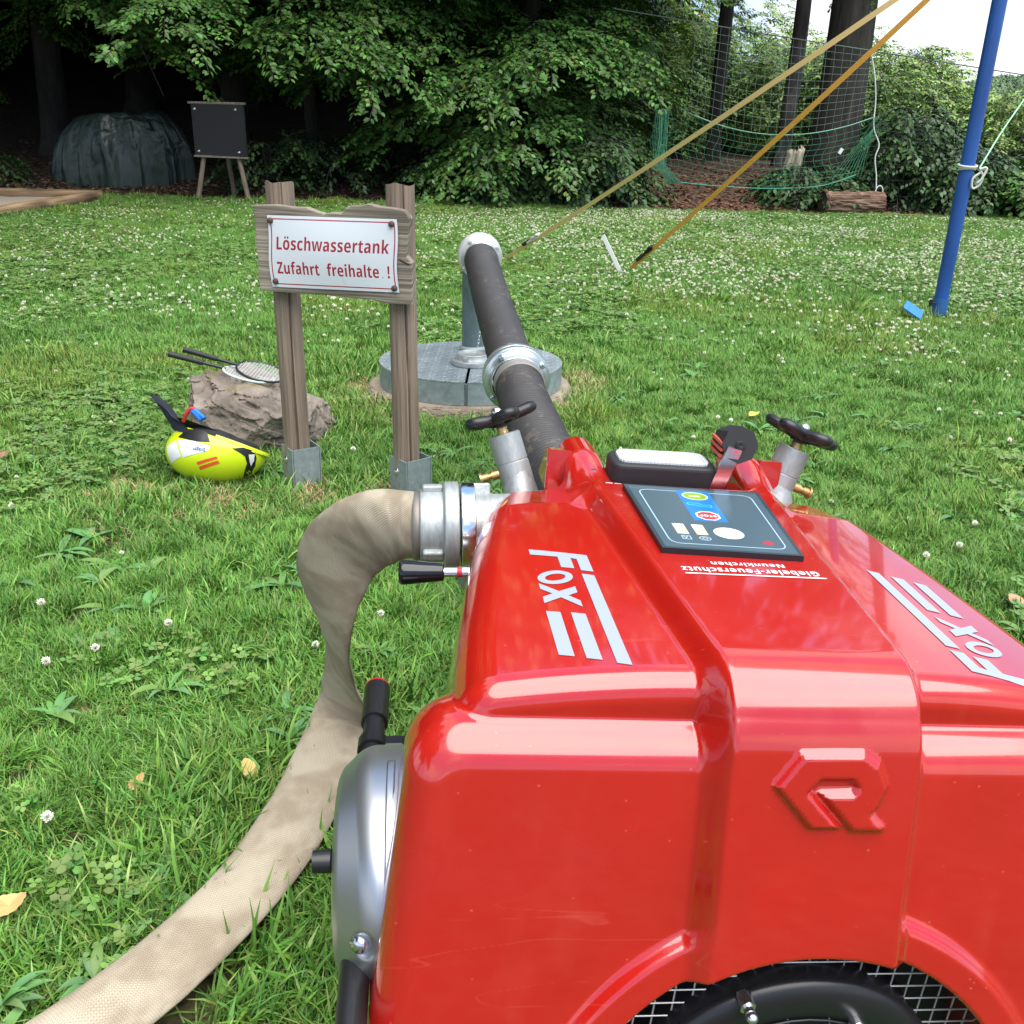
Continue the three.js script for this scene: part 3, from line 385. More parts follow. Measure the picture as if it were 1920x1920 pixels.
[[6.75, -17.7, 0.55, 1.25, 'dark evergreen shrub right behind the log with a pointed top'], [7.5, -17.4, 0.65, 0.75, 'dark evergreen shrub between the log and the blue pole'], [8.5, -17.3, 0.8, 0.6, 'low dark shrub behind the blue pole'], [9.4, -17.2, 0.8, 0.6, 'low dark shrub right of the blue pole behind the black net'], [10.2, -17.6, 0.8, 0.8, 'dark shrub at the far end of the black net'], [4.95, -17.5, 0.55, 0.4, 'low dark leafy plant cushion between the broken stump and the log'], [1.0, -17.0, 0.7, 0.9, 'dark low shrub at the foot of the bushy beech'], [-0.4, -17.0, 0.6, 0.5, 'dark low ground shrub under the beech beside the sign'], [-3.4, -18.0, 1.0, 0.7, 'sparse dark shrub in the shade behind the left sign post'], [-4.3, -17.4, 0.6, 0.8, 'sparse dark shrub in the shade right beside the easel'], [-9.4, -17.4, 0.7, 0.6, 'sparse dark shrub in the shade left of the tarpaulin'], [-1.2, -17.6, 0.8, 0.6, 'sparse dark shrub in the shade behind the suction flange'], [-10.8, -17.2, 0.7, 0.5, 'sparse dark shrub in the shade behind the sandpit']].forEach(([x, z, w, h, l], i) => bush(500 + i, x, z, w, h, /^low dark shrub|far end/.test(l) ? 'beech' : 'dark', 'dark_shrub', l, 'dark shrubs along the wood edge', (l.startsWith('sparse') ? 70 : 180 + 260 * w) | 0));
// tall beeches on the left of the lawn, outside the picture, that the hood mirrors
for (const [i, x, z, l] of [[0, -11.5, -7.5, 'tall beech on the left of the lawn beyond the sandpit'], [1, -12.5, -2.5, 'tall beech on the left of the lawn level with the pump'], [2, -12, 3, 'tall beech on the left of the lawn behind the pump'], [3, -13.5, -11.5, 'tall beech left of the sandpit at the wood corner']]) tree({ ...B0, per: 30, n: 46, from: 5.2, to: 14, h: 14, len: 4.6, seed: 700 + i, x, z, r: 0.3, label: l, group: 'beeches left of the lawn' });
{ // the wood beyond, which reads as one mass
  const R = rng(950), l = [], lf = [];
  for (let k = 0; k < 5200; k++) { const x = -40 + 44 * R(), z = -30 - 18 * R(), y = groundH(x, z) + 0.6 + 15 * Math.pow(R(), 1.1), b = 0.6 + 0.5 * R(); l.push([x, y, z, R() * 6.28, 1.3 + R(), undefined, b, b, b, (R() - 0.5) * 0.8, -R() * 0.9]); }
  for (let k = 0; k < 2600; k++) { const x = -40 + 26 * R(), z = -17 - 14 * R(), b = 0.6 + 0.5 * R(); if (x > -15 && z > -22) continue; l.push([x, groundH(x, z) + 2 + 11 * R(), z, R() * 6.28, 1.1 + 0.8 * R(), undefined, b, b, b, (R() - 0.5) * 0.8, -R() * 0.9]); }
  for (let k = 0; k < 1500; k++) { const x = -2 + 7.0 * R(), z = -35 - 14 * R(), y = groundH(x, z) + 9.5 * Math.pow(R(), 1.0) * (1 - 0.085 * Math.max(0, x)), b = 0.8 + 0.5 * R(); lf.push([x, y, z, R() * 6.28, 1.2 + R(), undefined, b, b, b, (R() - 0.5) * 0.8, -R() * 0.9]); }
  const g = new THREE.Group(); g.name = 'far_wood'; scene.add(g); tag(g, 'dark mass of the wood behind the beeches and bushes', 'wood', null, 'stuff');
  copies(g, 'foliage', sprays.coarse[0], leafMat, l); copies(g, 'foliage', sprays.coarseFresh[0], leafMat, lf);
}
{ // wooded hill on the far right
  const hH = (x, z) => { const a = sstep(40, 260, x) * 34 + 4 * Math.sin(x * 0.02); return a * Math.exp(-Math.pow((z + 330) / 130, 2)) - 4; };
  structure('hill', grid(60, 40, (u, v) => { const x = -40 + 620 * u, z = -180 - 320 * v; return [x, hH(x, z) - (v > 0.97 || v < 0.03 ? 6 : 0), z]; }), std(lin(0.05, 0.085, 0.03), 0.95, 0, { side: THREE.DoubleSide }));
  const R = rng(970), l = []; for (let k = 0; k < 7000; k++) { const x = 20 + 400 * R(), z = -200 - 180 * R(), b = 0.6 + 0.6 * R(); l.push([x, hH(x, z) + 1.5, z, R() * 6.28, 0.7 + 0.7 * R(), undefined, b * 1.1, b, b * 1.1]); }
  const cr = (() => { const q = rng(971), list = []; for (let k = 0; k < 46; k++) { const v = 1 - 1.3 * (k + 0.5) / 46, a = k * 2.4, s = Math.sqrt(Math.max(0, 1 - v * v)); const g = sprays.coarse[0].clone(); g.scale(1.6, 1.6, 1.6); g.rotateZ(-0.5); g.rotateY(-a); g.translate(s * Math.cos(a) * 2.6, 2 + v * 2.6, s * Math.sin(a) * 2.6); list.push(g); } return merge(list); })();
  const m = copies(scene, 'hillside_wood', cr, leafMat, l); tag(m, 'hazy green wooded hillside far behind the blue pole', 'hillside wood', null, 'stuff');
}
{ // leaf litter on the forest floor
  const R = rng(980), g = new THREE.BufferGeometry(); g.setAttribute('position', new THREE.Float32BufferAttribute([-0.04, 0, 0, 0, 0.01, 0.022, 0.045, 0.006, 0, -0.04, 0, 0, 0.045, 0.006, 0, 0, 0.01, -0.022], 3)); g.computeVertexNormals();
  const l = []; for (let k = 0; k < 16000; k++) { const x = -10 + 18 * R(), z = -15.9 - 6 * R() * R(); if (z > lawnEdge(x) + 0.25) continue; const b = 0.5 + 0.8 * R(), red = x > 0.5 ? 1.25 : 1; l.push([x, groundH(x, z) + 0.012, z, R() * 6.28, 0.7 + 0.7 * R(), undefined, 0.20 * b * red, 0.115 * b, 0.06 * b, (R() - 0.5) * 0.8, (R() - 0.5) * 0.8]); }
  const m = copies(scene, 'leaf_litter', g, std(lin(1, 1, 1), 0.9, 0, { side: THREE.DoubleSide }), l); tag(m, 'brown dry leaf litter covering the earth under the trees', 'leaf litter', null, 'stuff');
}

// ---------- the fire pump ----------
const pump = thing('fire_pump', 'red portable fire pump with glossy hood standing on the lawn', 'fire pump', [0.278, 0, -0.79], THREE.MathUtils.degToRad(5.5));
const CX = 0.014, AR = [0.03, 0.169]; // middle of the hood; centre of the fan opening
const Rpoly = [[-0.036, 0.592], [-0.013, 0.623], [0.047, 0.624], [0.063, 0.615], [0.073, 0.593], [0.066, 0.574], [0.059, 0.568], [0.075, 0.551], [0.042, 0.551], [0.008, 0.586], [0.039, 0.587], [0.043, 0.592], [0.037, 0.6], [0.007, 0.6], [-0.004, 0.588], [0.031, 0.553], [0.001, 0.553]];
function hoodBase(x, y, z) {
  const s = Math.abs(x - CX), t = clamp(-z / 0.6, -0.2, 1.15), out = 0.24 * clamp(0.6 - y, -0.05, 0.5);
  // upper body, narrowing away from the fan, its top falling gently to both sides
  const w = 0.348 - 0.03 * t - 0.06 * t * Math.abs(t) + 0.02 * clamp((0.6 - y) / 0.2, 0, 1), so = Math.max(0, s - 0.1), top = 0.663 - 0.40 * so * so - 0.1 * Math.max(0, t - 0.8) * sstep(0.12, 0.2, s);
  let u = rmax((s - w) * 0.985, y - top, 0.042);
  u = rmax(u, z + 0.012, 0.028); u = rmax(u, -0.605 - z, 0.045);
  // lower body, wider, its fan face leaning outward
  const wl = 0.386 + 0.09 * clamp(0.6 - y, 0, 0.4);
  let l = rmax((s - wl) * 0.985, y - 0.617, 0.052);
  l = rmax(l, (z - 0.020 - out) * 0.97, 0.036); l = rmax(l, -0.115 - z + 0.25 * (0.6 - y) * -1, 0.085);
  let d = rmin(u, l, 0.005);
  // proud ring round the fan opening
  const rr = hyp(x - AR[0], y - AR[1]);
  let ring = rmax(rr - 0.284, (z - 0.033 - out) * 0.97, 0.007); ring = Math.max(ring, -0.03 - z);
  d = rmin(d, ring, 0.008);
  return d;
}
function hoodSDF(x, y, z) {
  const sx = x - CX, s = Math.abs(sx), t = clamp(-z / 0.62, 0, 1.1);
  let d = hoodBase(x, y, z);
  // middle rib, over the top and down the fan face
  const pr = rmax(y - 0.6875, (z - 0.050 - 0.24 * clamp(0.6 - y, -0.05, 0.5)) * 0.97, 0.07), wr = lerp(0.095, 0.140, t);
  const k = sstep(wr + 0.020, wr - 0.006, s) * sstep(-0.645, -0.635, z), over = Math.min(d, pr);
  d += k * (over - d); d = rmax(d, 0.250 - hyp(x - AR[0], y - AR[1]), 0.005);
  // rails beside the lamp and the recess it sits in
  for (const k of [-1, 1]) { const ax = sx - k * 0.128, c = hyp(ax, y - lerp(0.674, 0.648, sstep(-0.60, -0.5, z)), Math.max(0, -0.655 - z, z + 0.49)) - 0.03; d = rmin(d, c, 0.016); }
  const rec = rmax(rmax(Math.abs(sx + 0.0) - 0.098, z + 0.502, 0.012), 0.648 - y, 0.012);
  d = rmax(d, -rec, 0.012);
  // shallow seat of the control panel
  // raised emblem on the fan face
  if (z > 0.0 && y > 0.52 && s < 0.12) d -= 0.007 * sstep(0.0042, -0.0042, polySDF(Rpoly, x, y));
  d = Math.max(d, 0.2 - y);
  return d;
}
const dustTex = tex(640, 640, (u, v, i, j) => { // red paint with specks, smears and fine scratches
  const n = tileN(u, v, 7, 7, 41, 5), sp = hash3(i >> 1, j >> 1, 5) > 0.9988 ? hash3(i >> 1, j >> 1, 6) : 0, sm = sstep(0.54, 0.8, tileN(u, v, 18, 6, 47, 5)), sc = sstep(0.97, 1, 1 - Math.abs(tileN(u, v, 4, 30, 49, 2) - 0.5) * 4) * sstep(0.52, 0.62, tileN(u, v, 4, 4, 51, 3)), k = 0.97 + 0.10 * (n - 0.5);
  return mix3([0.69 * k, 0.112 * k, 0.082 * k], [0.80, 0.62, 0.56], clamp(0.45 * sp + 0.07 * sm + 0.16 * sc, 0, 0.7)); });
const scuffs = tex(512, 512, (u, v) => 0.5 + 0.5 * sstep(0.52, 0.75, tileN(u, v, 9, 9, 43, 5)), { srgb: false });
const redPaint = phys(lin(1, 1, 1), 0.32, { clearcoat: 1, clearcoatRoughness: 0.045, map: dustTex, roughnessMap: scuffs, ior: 1.5 });
const hoodGeo = sdfMesh(hoodSDF, [-0.48, 0.19, -0.70], [0.5, 0.73, 0.2], 0.0033, (x, y, z) => [x * 1.3, (z - y) * 1.3]);
const hood = part(pump, 'hood', hoodGeo, redPaint);
const onTop = (x, z, off = 0.0007) => { let y = 0.75; for (let i = 0; i < 60; i++) { const d = hoodSDF(x, y, z); if (d < 5e-5) break; y -= d * 0.8; } return [x, y + off, z]; };
// lettering: FOX with bars, r runs along the word and u up the letters
const silver = std(lin(0.31, 0.35, 0.41), 0.45);
{
  const F = [[[-0.362, -0.217], [-0.338, -0.217], [-0.328, -0.186], [-0.300, -0.186], [-0.297, -0.171], [-0.323, -0.171], [-0.318, -0.165], [-0.290, -0.165], [-0.286, -0.151], [-0.340, -0.151]]].map(poly);
  F.length = 0;
  F.push(poly([[-0.362, -0.219], [-0.346, -0.219], [-0.335, -0.187], [-0.304, -0.187], [-0.299, -0.172], [-0.330, -0.172], [-0.326, -0.165], [-0.293, -0.165], [-0.288, -0.151], [-0.337, -0.151]]));
  const o = new THREE.Shape(); o.absellipse(-0.276, -0.198, 0.0185, 0.021, 0, Math.PI * 2, false, 0.35); const oh = new THREE.Path(); oh.absellipse(-0.276, -0.198, 0.009, 0.0125, 0, Math.PI * 2, true, 0.35); o.holes.push(oh);
  const xx = poly([[-0.262, -0.219], [-0.247, -0.219], [-0.233, -0.207], [-0.226, -0.219], [-0.210, -0.219], [-0.222, -0.199], [-0.196, -0.179], [-0.212, -0.179], [-0.226, -0.190], [-0.233, -0.179], [-0.249, -0.179], [-0.238, -0.199]]);
  const bars = [poly([[-0.191, -0.220], [-0.093, -0.220], [-0.088, -0.205], [-0.186, -0.205]]), poly([[-0.184, -0.194], [-0.083, -0.194], [-0.078, -0.179], [-0.179, -0.179]]), poly([[-0.283, -0.166], [-0.071, -0.166], [-0.066, -0.152], [-0.278, -0.152]])];
  const all = [['letter_f', F[0]], ['letter_o', o], ['letter_x', xx], ['stripe', bars[0]], ['stripe', bars[1]], ['stripe', bars[2]]];
  for (const [n, s] of all) part(hood, n, drape([s], 0.02, (r, u) => onTop(u - 0.008, 0.955 * r + 0.024)), silver);
  // the other side reads the other way round: turned half about the middle of the panel
  for (const [n, s] of all) part(hood, n, drape([s], 0.02, (r, u) => onTop(0.048 - u, -0.29 + (-0.066 - r) * 0.9)), silver);
  // dealer's name, read from the far side
  const white = std(lin(0.75, 0.70, 0.70), 0.5);
  const put = (txt, size, x0, z0, wide, nm) => { const sh = font.generateShapes(txt, size), g = new THREE.ShapeGeometry(sh); g.computeBoundingBox(); const k = wide / g.boundingBox.max.x; part(hood, nm, drape(sh, 0.02, (a, b) => onTop(x0 - a * k, z0 + b)), white); };
  put('Giebeler-Feuerschutz', 0.0125, 0.098, -0.2175, 0.165, 'dealer_lettering'); put('Neunkirchen', 0.0095, 0.063, -0.2345, 0.09, 'dealer_lettering');
  part(hood, 'dealer_lettering', drape([poly([[-0.066, -0.2015], [0.099, -0.2015], [0.103, -0.200], [0.099, -0.1985], [-0.066, -0.199]])], 0.02, (a, b) => onTop(a, b)), white);
  for (let q = 0; q < 4; q++) part(hood, 'sticker_mark', drape([poly([[-0.1 + q * 0.013, -0.494], [-0.09 + q * 0.013, -0.494], [-0.09 + q * 0.013, -0.4915], [-0.1 + q * 0.013, -0.4915]])], 0.01, (a, b) => onTop(a, b)), white);
}
// control panel, a flat print under glass
{
  const t = canvasTex(1024, 1280, (c, w, h) => { // drawn as the operator reads it
    c.fillStyle = '#2c3a44'; c.fillRect(0, 0, w, h); c.fillStyle = 'rgba(70,92,104,0.9)'; c.fillRect(30, 30, w - 60, h - 60);
    c.strokeStyle = '#aac4d8'; c.lineWidth = 9; const rr = (x, y, W, H, r) => { c.beginPath(); c.moveTo(x + r, y); c.lineTo(x + W - r, y); c.quadraticCurveTo(x + W, y, x + W, y + r); c.lineTo(x + W, y + H - r); c.quadraticCurveTo(x + W, y + H, x + W - r, y + H); c.lineTo(x + r, y + H); c.quadraticCurveTo(x, y + H, x, y + H - r); c.lineTo(x, y + r); c.quadraticCurveTo(x, y, x + r, y); };
    rr(90, 100, w - 180, h - 200, 90); c.stroke();
    c.fillStyle = '#0b76cf'; c.fillRect(400, 560, 250, 640);
    const oct = (x, y, r, f, s) => { c.beginPath(); for (let k = 0; k < 8; k++) { const a = (k + 0.5) * Math.PI / 4; c.lineTo(x + r * Math.cos(a), y + r * Math.sin(a)); } c.closePath(); c.fillStyle = f; c.fill(); c.strokeStyle = s; c.lineWidth = 14; c.stroke(); };
    oct(525, 670, 88, '#d8343c', '#f4e8e4'); c.fillStyle = '#fff'; c.font = 'bold 54px sans-serif'; c.textAlign = 'center'; c.fillText('STOP', 525, 690);
    c.strokeStyle = '#39c9e8'; c.lineWidth = 8; c.beginPath(); c.moveTo(450, 860); c.lineTo(530, 860); c.lineTo(570, 890); c.lineTo(620, 890); c.lineTo(620, 930); c.lineTo(540, 930); c.lineTo(520, 900); c.lineTo(450, 900); c.closePath(); c.stroke();
    c.beginPath(); c.ellipse(525, 1090, 92, 80, 0, 0, 6.29); c.fillStyle = '#7ba428'; c.fill(); c.strokeStyle = '#e9f0b0'; c.lineWidth = 10; c.stroke(); c.fillStyle = '#fff59a'; c.fillRect(490, 1075, 80, 26);
    c.beginPath(); c.ellipse(455, 340, 110, 105, 0, 0, 6.29); c.fillStyle = '#eef6f6'; c.fill(); c.strokeStyle = '#8aa'; c.lineWidth = 4; c.beginPath(); c.ellipse(455, 340, 92, 88, 0, 0, 6.29); c.stroke(); c.strokeStyle = '#445'; c.beginPath(); c.moveTo(455, 355); c.lineTo(455, 320); c.lineTo(480, 320); c.stroke();
    for (const x of [660, 800]) { c.fillStyle = '#f2cfa8'; c.fillRect(x - 42, 280, 84, 190); c.fillStyle = '#f6ece2'; c.fillRect(x - 42, 400, 84, 70); }
    c.strokeStyle = '#9fb4c8'; c.lineWidth = 9; c.beginPath(); c.ellipse(660, 215, 40, 34, 0, 0, 6.29); c.stroke(); c.beginPath(); c.ellipse(660, 215, 18, 16, 0, 0, 6.29); c.stroke(); c.strokeRect(765, 185, 60, 60); c.beginPath(); c.moveTo(780, 245); c.lineTo(800, 200); c.lineTo(815, 245); c.stroke();
    c.fillStyle = '#a83440'; c.beginPath(); c.ellipse(205, 200, 42, 40, 0, 0, 6.29); c.fill();
  });
  const far = [-0.080, 0.113, -0.470], nr = [-0.080, 0.092, -0.250], y = 0.6895;
  const cor = (u, v) => { const k = 1 - v; return [lerp(lerp(far[0], far[1], u), lerp(nr[0], nr[1], u), k), lerp(far[2], nr[2], k) + 0.008 * (u - 0.5)]; };
  // u = 0 at the operator's left, which is +x
  const top = grid(16, 16, (u, v) => { const [x, z] = cor(1 - u, v > 0 ? 1 - v : 1); return [x, y + 0.0055, z, u, v]; });
  part(pump, 'control_panel', top, phys(lin(1, 1, 1), 0.28, { map: t, clearcoat: 0.6, clearcoatRoughness: 0.15, side: THREE.DoubleSide }), 'slate grey control panel with blue strip and symbols');
  const sh = poly([cor(0, 0), cor(1, 0), cor(1, 1), cor(0, 1)].map(p => [p[0], -p[1]])); const eg = new THREE.ExtrudeGeometry(sh, { depth: 0.0075, bevelEnabled: false }); eg.rotateX(-Math.PI / 2); eg.translate(0, y - 0.0025, 0); part(pump, 'panel_frame', eg, M.black);
}
// work lamp in its recess
{
  const g = new THREE.Group(); g.name = 'work_lamp'; pump.add(g); g.position.set(-0.010, 0.662, -0.545); g.rotation.set(0.03, 0.0, 0.0);
  const sh = new THREE.Shape(); const W = 0.072, D = 0.028; sh.moveTo(-W + 0.015, -D); sh.lineTo(W - 0.015, -D); sh.quadraticCurveTo(W, -D, W, -D + 0.015); sh.lineTo(W, D - 0.02); sh.quadraticCurveTo(W, D, W - 0.02, D); sh.lineTo(-W + 0.02, D); sh.quadraticCurveTo(-W, D, -W, D - 0.02); sh.lineTo(-W, -D + 0.015); sh.quadraticCurveTo(-W, -D, -W + 0.015, -D);
  const eg = new THREE.ExtrudeGeometry(sh, { depth: 0.044, bevelEnabled: true, bevelSize: 0.006, bevelThickness: 0.006, bevelSegments: 3 }); eg.rotateX(-Math.PI / 2); part(g, 'lamp_housing', eg, M.blackSoft);
  const gl = sh.clone(); const k = poly(sh.getPoints(8).map(p => [p.x * 0.9, p.y * 0.8])); const ge = new THREE.ExtrudeGeometry(k, { depth: 0.004, bevelEnabled: true, bevelSize: 0.002, bevelThickness: 0.002 }); ge.rotateX(-Math.PI / 2); ge.translate(0, 0.0485, 0);
  part(g, 'lamp_glass', ge, phys(lin(0.72, 0.76, 0.78), 0.22, { clearcoat: 1, clearcoatRoughness: 0.03, bumpMap: tex(256, 64, (u) => 0.5 + 0.5 * Math.sin(u * 6.2832 * 30), { srgb: false, repeat: [6, 6] }), bumpScale: 0.002 }));
  for (const sx of [-1, 1]) part(g, 'lamp_bracket', box(0.006, 0.06, 0.02, sx * 0.1, 0.0, 0.0), M.steel);
}
// starter lever with knob
{
  const a = V(0.070, 0.672, -0.525), b = V(0.074, 0.748, -0.505);
  const bar = box(0.022, 0.1, 0.005); bar.translate(0, 0.03, 0); bar.rotateX(0.12); bar.rotateZ(-0.22); bar.translate(0.066, 0.668, -0.516);
  part(pump, 'lever_bar', bar, M.steel);
  const k = new THREE.CylinderGeometry(0.027, 0.027, 0.05, 8, 1); k.rotateX(Math.PI / 2 - 0.25); k.translate(0.092, 0.743, -0.535);
  const knob = part(pump, 'lever_knob', toCreasedNormals(k, 0.4), M.blackSoft); part(knob, 'knob_hole', latheAt([[0.007, 0], [0.007, 0.004], [0.0, 0.0015]], [0.092, 0.7485, -0.5105], [0, 0.25, 1], 16), M.black);
  for (let q = 0; q < 3; q++) part(knob, 'knob_stripe', box(0.004, 0.004, 0.046, 0.0665, 0.740 + q * 0.009 - 0.009, -0.535), std(lin(0.5, 0.08, 0.05), 0.5));
}
// outlet valves with handwheels
function valve(side, base, tip, wheelTurn) {
  const A = V(...base), B = V(...tip), d = B.clone().sub(A).normalize(), L = A.distanceTo(B);
  const g = new THREE.Group(); g.name = 'outlet_valve'; g.position.copy(A); g.quaternion.setFromUnitVectors(V(0, 1, 0), d); pump.add(g);
  part(g, 'valve_body', latheAt([[0.0255, -0.06], [0.0255, 0.022], [0.0243, 0.023], [0.0243, 0.0245], [0.0255, 0.0255], [0.0255, L - 0.002], [0.023, L], [0.0165, L], [0.0165, L - 0.006], [0, L - 0.006]], [0, 0, 0], [0, 1, 0], 40), M.castAlu);
  part(g, 'valve_stem', latheAt([[0.009, L - 0.006], [0.009, L + 0.004], [0.0075, L + 0.006], [0.009, L + 0.008], [0.007, L + 0.016], [0, L + 0.016]], [0, 0, 0], [0, 1, 0], 20), M.brass);
  const pts = []; for (let k = 0; k < 60; k++) { const a = k / 60 * 6.2832 + wheelTurn, r = 0.041 + 0.0125 * Math.cos(5 * a); pts.push(V(Math.cos(a) * r, L + 0.026 + 0.002 * Math.cos(5 * a), Math.sin(a) * r)); }
  const w = new THREE.TubeGeometry(new THREE.CatmullRomCurve3(pts, true), 160, 0.0088, 10, true), sp = [];
  for (let k = 0; k < 5; k++) { const a = (k + 0.5) / 5 * 6.2832 + (0 * wheelTurn); sp.push(rod([Math.cos(a) * 0.006, L + 0.02, Math.sin(a) * 0.006], [Math.cos(a) * 0.032, L + 0.026, Math.sin(a) * 0.032], 0.0085, 0.0085, 10)); }
  part(g, 'handwheel', [w, ...sp, rod([0, L + 0.012, 0], [0, L + 0.024, 0], 0.014, 0.013)], M.black);
  part(g, 'cap_nut', [rod([0, L + 0.024, 0], [0, L + 0.031, 0], 0.0095, 0.0095, 6), sphere(0.0085, 0, L + 0.034, 0)], M.steel);
  const f = part(g, 'drain_fitting', [rod([side * 0.02, 0.012, 0], [side * 0.036, 0.012, 0], 0.0085, 0.0085, 6), rod([side * 0.036, 0.012, 0], [side * 0.042, 0.012, 0], 0.005), rod([side * 0.042, 0.012, 0], [side * 0.052, 0.012, 0], 0.0075, 0.0075, 6), rod([side * 0.052, 0.012, 0], [side * 0.055, 0.012, 0], 0.010, 0.010, 12)], M.brass);
}
valve(-1, [-0.212, 0.652, -0.642], [-0.232, 0.715, -0.662], 0.3);
valve(1, [0.196, 0.640, -0.616], [0.222, 0.700, -0.626], 0.9);
for (const k of [-1, 1]) { const b = new THREE.ExtrudeGeometry(poly([[0, 0], [0.07, 0], [0.02, 0.052], [0.004, 0.055]]), { depth: 0.028, bevelEnabled: true, bevelSize: 0.004, bevelThickness: 0.004 }); b.rotateY(Math.PI / 2); b.translate(CX + k * 0.165 - 0.014, 0.642, -0.592); part(pump, 'lifting_lug', b, redPaint); }
// pressure outlet with coupling, axis to the left
{
  const g = new THREE.Group(); g.name = 'pressure_outlet'; pump.add(g); g.position.set(-0.255, 0.612, -0.542); g.rotation.z = Math.PI / 2; // local y runs to the left
  part(g, 'outlet_pipe', latheAt([[0.046, -0.06], [0.046, 0.03]], [0, 0, 0], [0, 1, 0]), M.castAlu);
  part(g, 'locking_ring', latheAt([[0.046, 0.026], [0.061, 0.027], [0.0635, 0.029], [0.0635, 0.046], [0.061, 0.048], [0.045, 0.048]], [0, 0, 0], [0, 1, 0], 56), M.polished);
  for (let k = 0; k < 3; k++) { const a = k * 2.094 + 0.4; part(g, 'coupling_lug', box(0.02, 0.03, 0.014, 0, 0, 0, 0.004).translate(0.052, 0.018, 0).rotateY(a), M.castAlu); }
}
// throttle lever
part(pump, 'throttle_rod', [rod([-0.25, 0.612, -0.38], [-0.335, 0.611, -0.385], 0.0065)], M.steel);
part(pump, 'throttle_knob', latheAt([[0, -0.001], [0.0105, 0], [0.0118, 0.002], [0.0165, 0.051], [0.0165, 0.056], [0.014, 0.0585], [0, 0.059]], [-0.330, 0.611, -0.385], [-1, -0.01, -0.05], 32), std(lin(0.008, 0.008, 0.009), 0.12));
part(pump, 'rod_mark', rod([-0.306, 0.6112, -0.3833], [-0.313, 0.6112, -0.3837], 0.0069, 0.0069, 16, true), std(lin(0.5, 0.02, 0.04), 0.5));
// carrying tube with end cap
part(pump, 'carrying_handle', [rod([-0.430, 0.35, 0.12], [-0.430, 0.35, -0.50], 0.0155), rod([-0.430, 0.35, -0.43], [-0.430, 0.35, -0.52], 0.0195, 0.0195, 24)], std(lin(0.014, 0.014, 0.016), 0.38, 0, { bumpMap: galvRough, bumpScale: 0.002 }));
part(pump, 'handle_cap', latheAt([[0.0195, 0], [0.0195, 0.004], [0.017, 0.009], [0.010, 0.012], [0, 0.0125]], [-0.430, 0.35, -0.52], [0, 0, -1], 28), std(lin(0.62, 0.02, 0.03), 0.45));
part(pump, 'handle_bracket', [box(0.05, 0.03, 0.022, -0.412, 0.345, -0.375, 0.003), rod([-0.430, 0.35, -0.362], [-0.430, 0.35, -0.385], 0.021)], M.black);
// recoil starter on the left side: a drum about the x axis, drawn in at the outside in flat facets
{
  const alu = std(lin(0.42, 0.435, 0.46), 0.36, 0.9), g = new THREE.Group(); g.name = 'recoil_starter'; pump.add(g); g.position.set(0.014, 0.372, -0.112);
  const prof = a => 1 + 0.03 * Math.cos(2 * a - 0.6);
  const sdf = (x, y, z) => { const a = Math.atan2(y, z), r = hyp(y, z) / prof(a), f = hyp(y, z);
    let d = rmax(r - 0.138, -0.468 - x, 0.012); d = rmax(d, (f - 0.150 - 0.9 * (x + 0.42)) * 0.74, 0.008);
    // recess round the bolt, grooves between the ribs
    d = rmax(d, 0.017 - hyp(x + 0.437, y - 0.022, z - 0.142), 0.003);
    return Math.max(d, x + 0.36); };
  part(g, 'starter_cover', sdfMesh(sdf, [-0.48, -0.16, -0.16], [-0.355, 0.165, 0.165], 0.0025, (x, y, z) => [x * 4, y * 4]), alu);
  for (let q = 0; q < 3; q++) part(g, 'cover_rib', grid(40, 8, (u, v) => { const a = lerp(0.22, 1.72, u), e = sstep(0, 0.06, u) * sstep(1, 0.94, u), h = [0, 0.7, 0.95, 1, 1, 1, 0.95, 0.7, 0][Math.round(v * 8)] * e, x = -0.412 + q * 0.0145 + 0.0095 * [0, 0.03, 0.1, 0.25, 0.5, 0.75, 0.9, 0.97, 1][Math.round(v * 8)], k = (0.1365 + 0.0055 * h) * prof(a); return [x, Math.sin(a) * k, Math.cos(a) * k]; }), alu);
  const fl = grid(48, 5, (u, v) => { const a = lerp(0.15, 1.9, u), q = Math.round(v * 5), k = (0.136 + [0, 0.01, 0.01, 0.01, 0.01, 0][q]) * prof(a); return [[-0.376, -0.376, -0.374, -0.368, -0.366, -0.366][q], Math.sin(a) * k, Math.cos(a) * k]; });
  part(g, 'cover_flange', fl, M.castAlu);
  part(g, 'cover_bolt', latheAt([[0.011, -0.012], [0.011, 0.001], [0.007, 0.002], [0.007, 0.006], [0, 0.0065]], [-0.437, 0.018, 0.128], [-0.35, 0.15, 1], 20), M.steel);
  part(g, 'pull_handle', [latheAt([[0.09, 0], [0.086, 0.005], [0.05, 0.008], [0, 0.008]], [-0.462, 0.01, 0.0], [-1, 0, 0], 40), rod([-0.47, 0.06, 0.055], [-0.489, 0.06, 0.055], 0.0125, 0.0115, 20)], M.black);
}
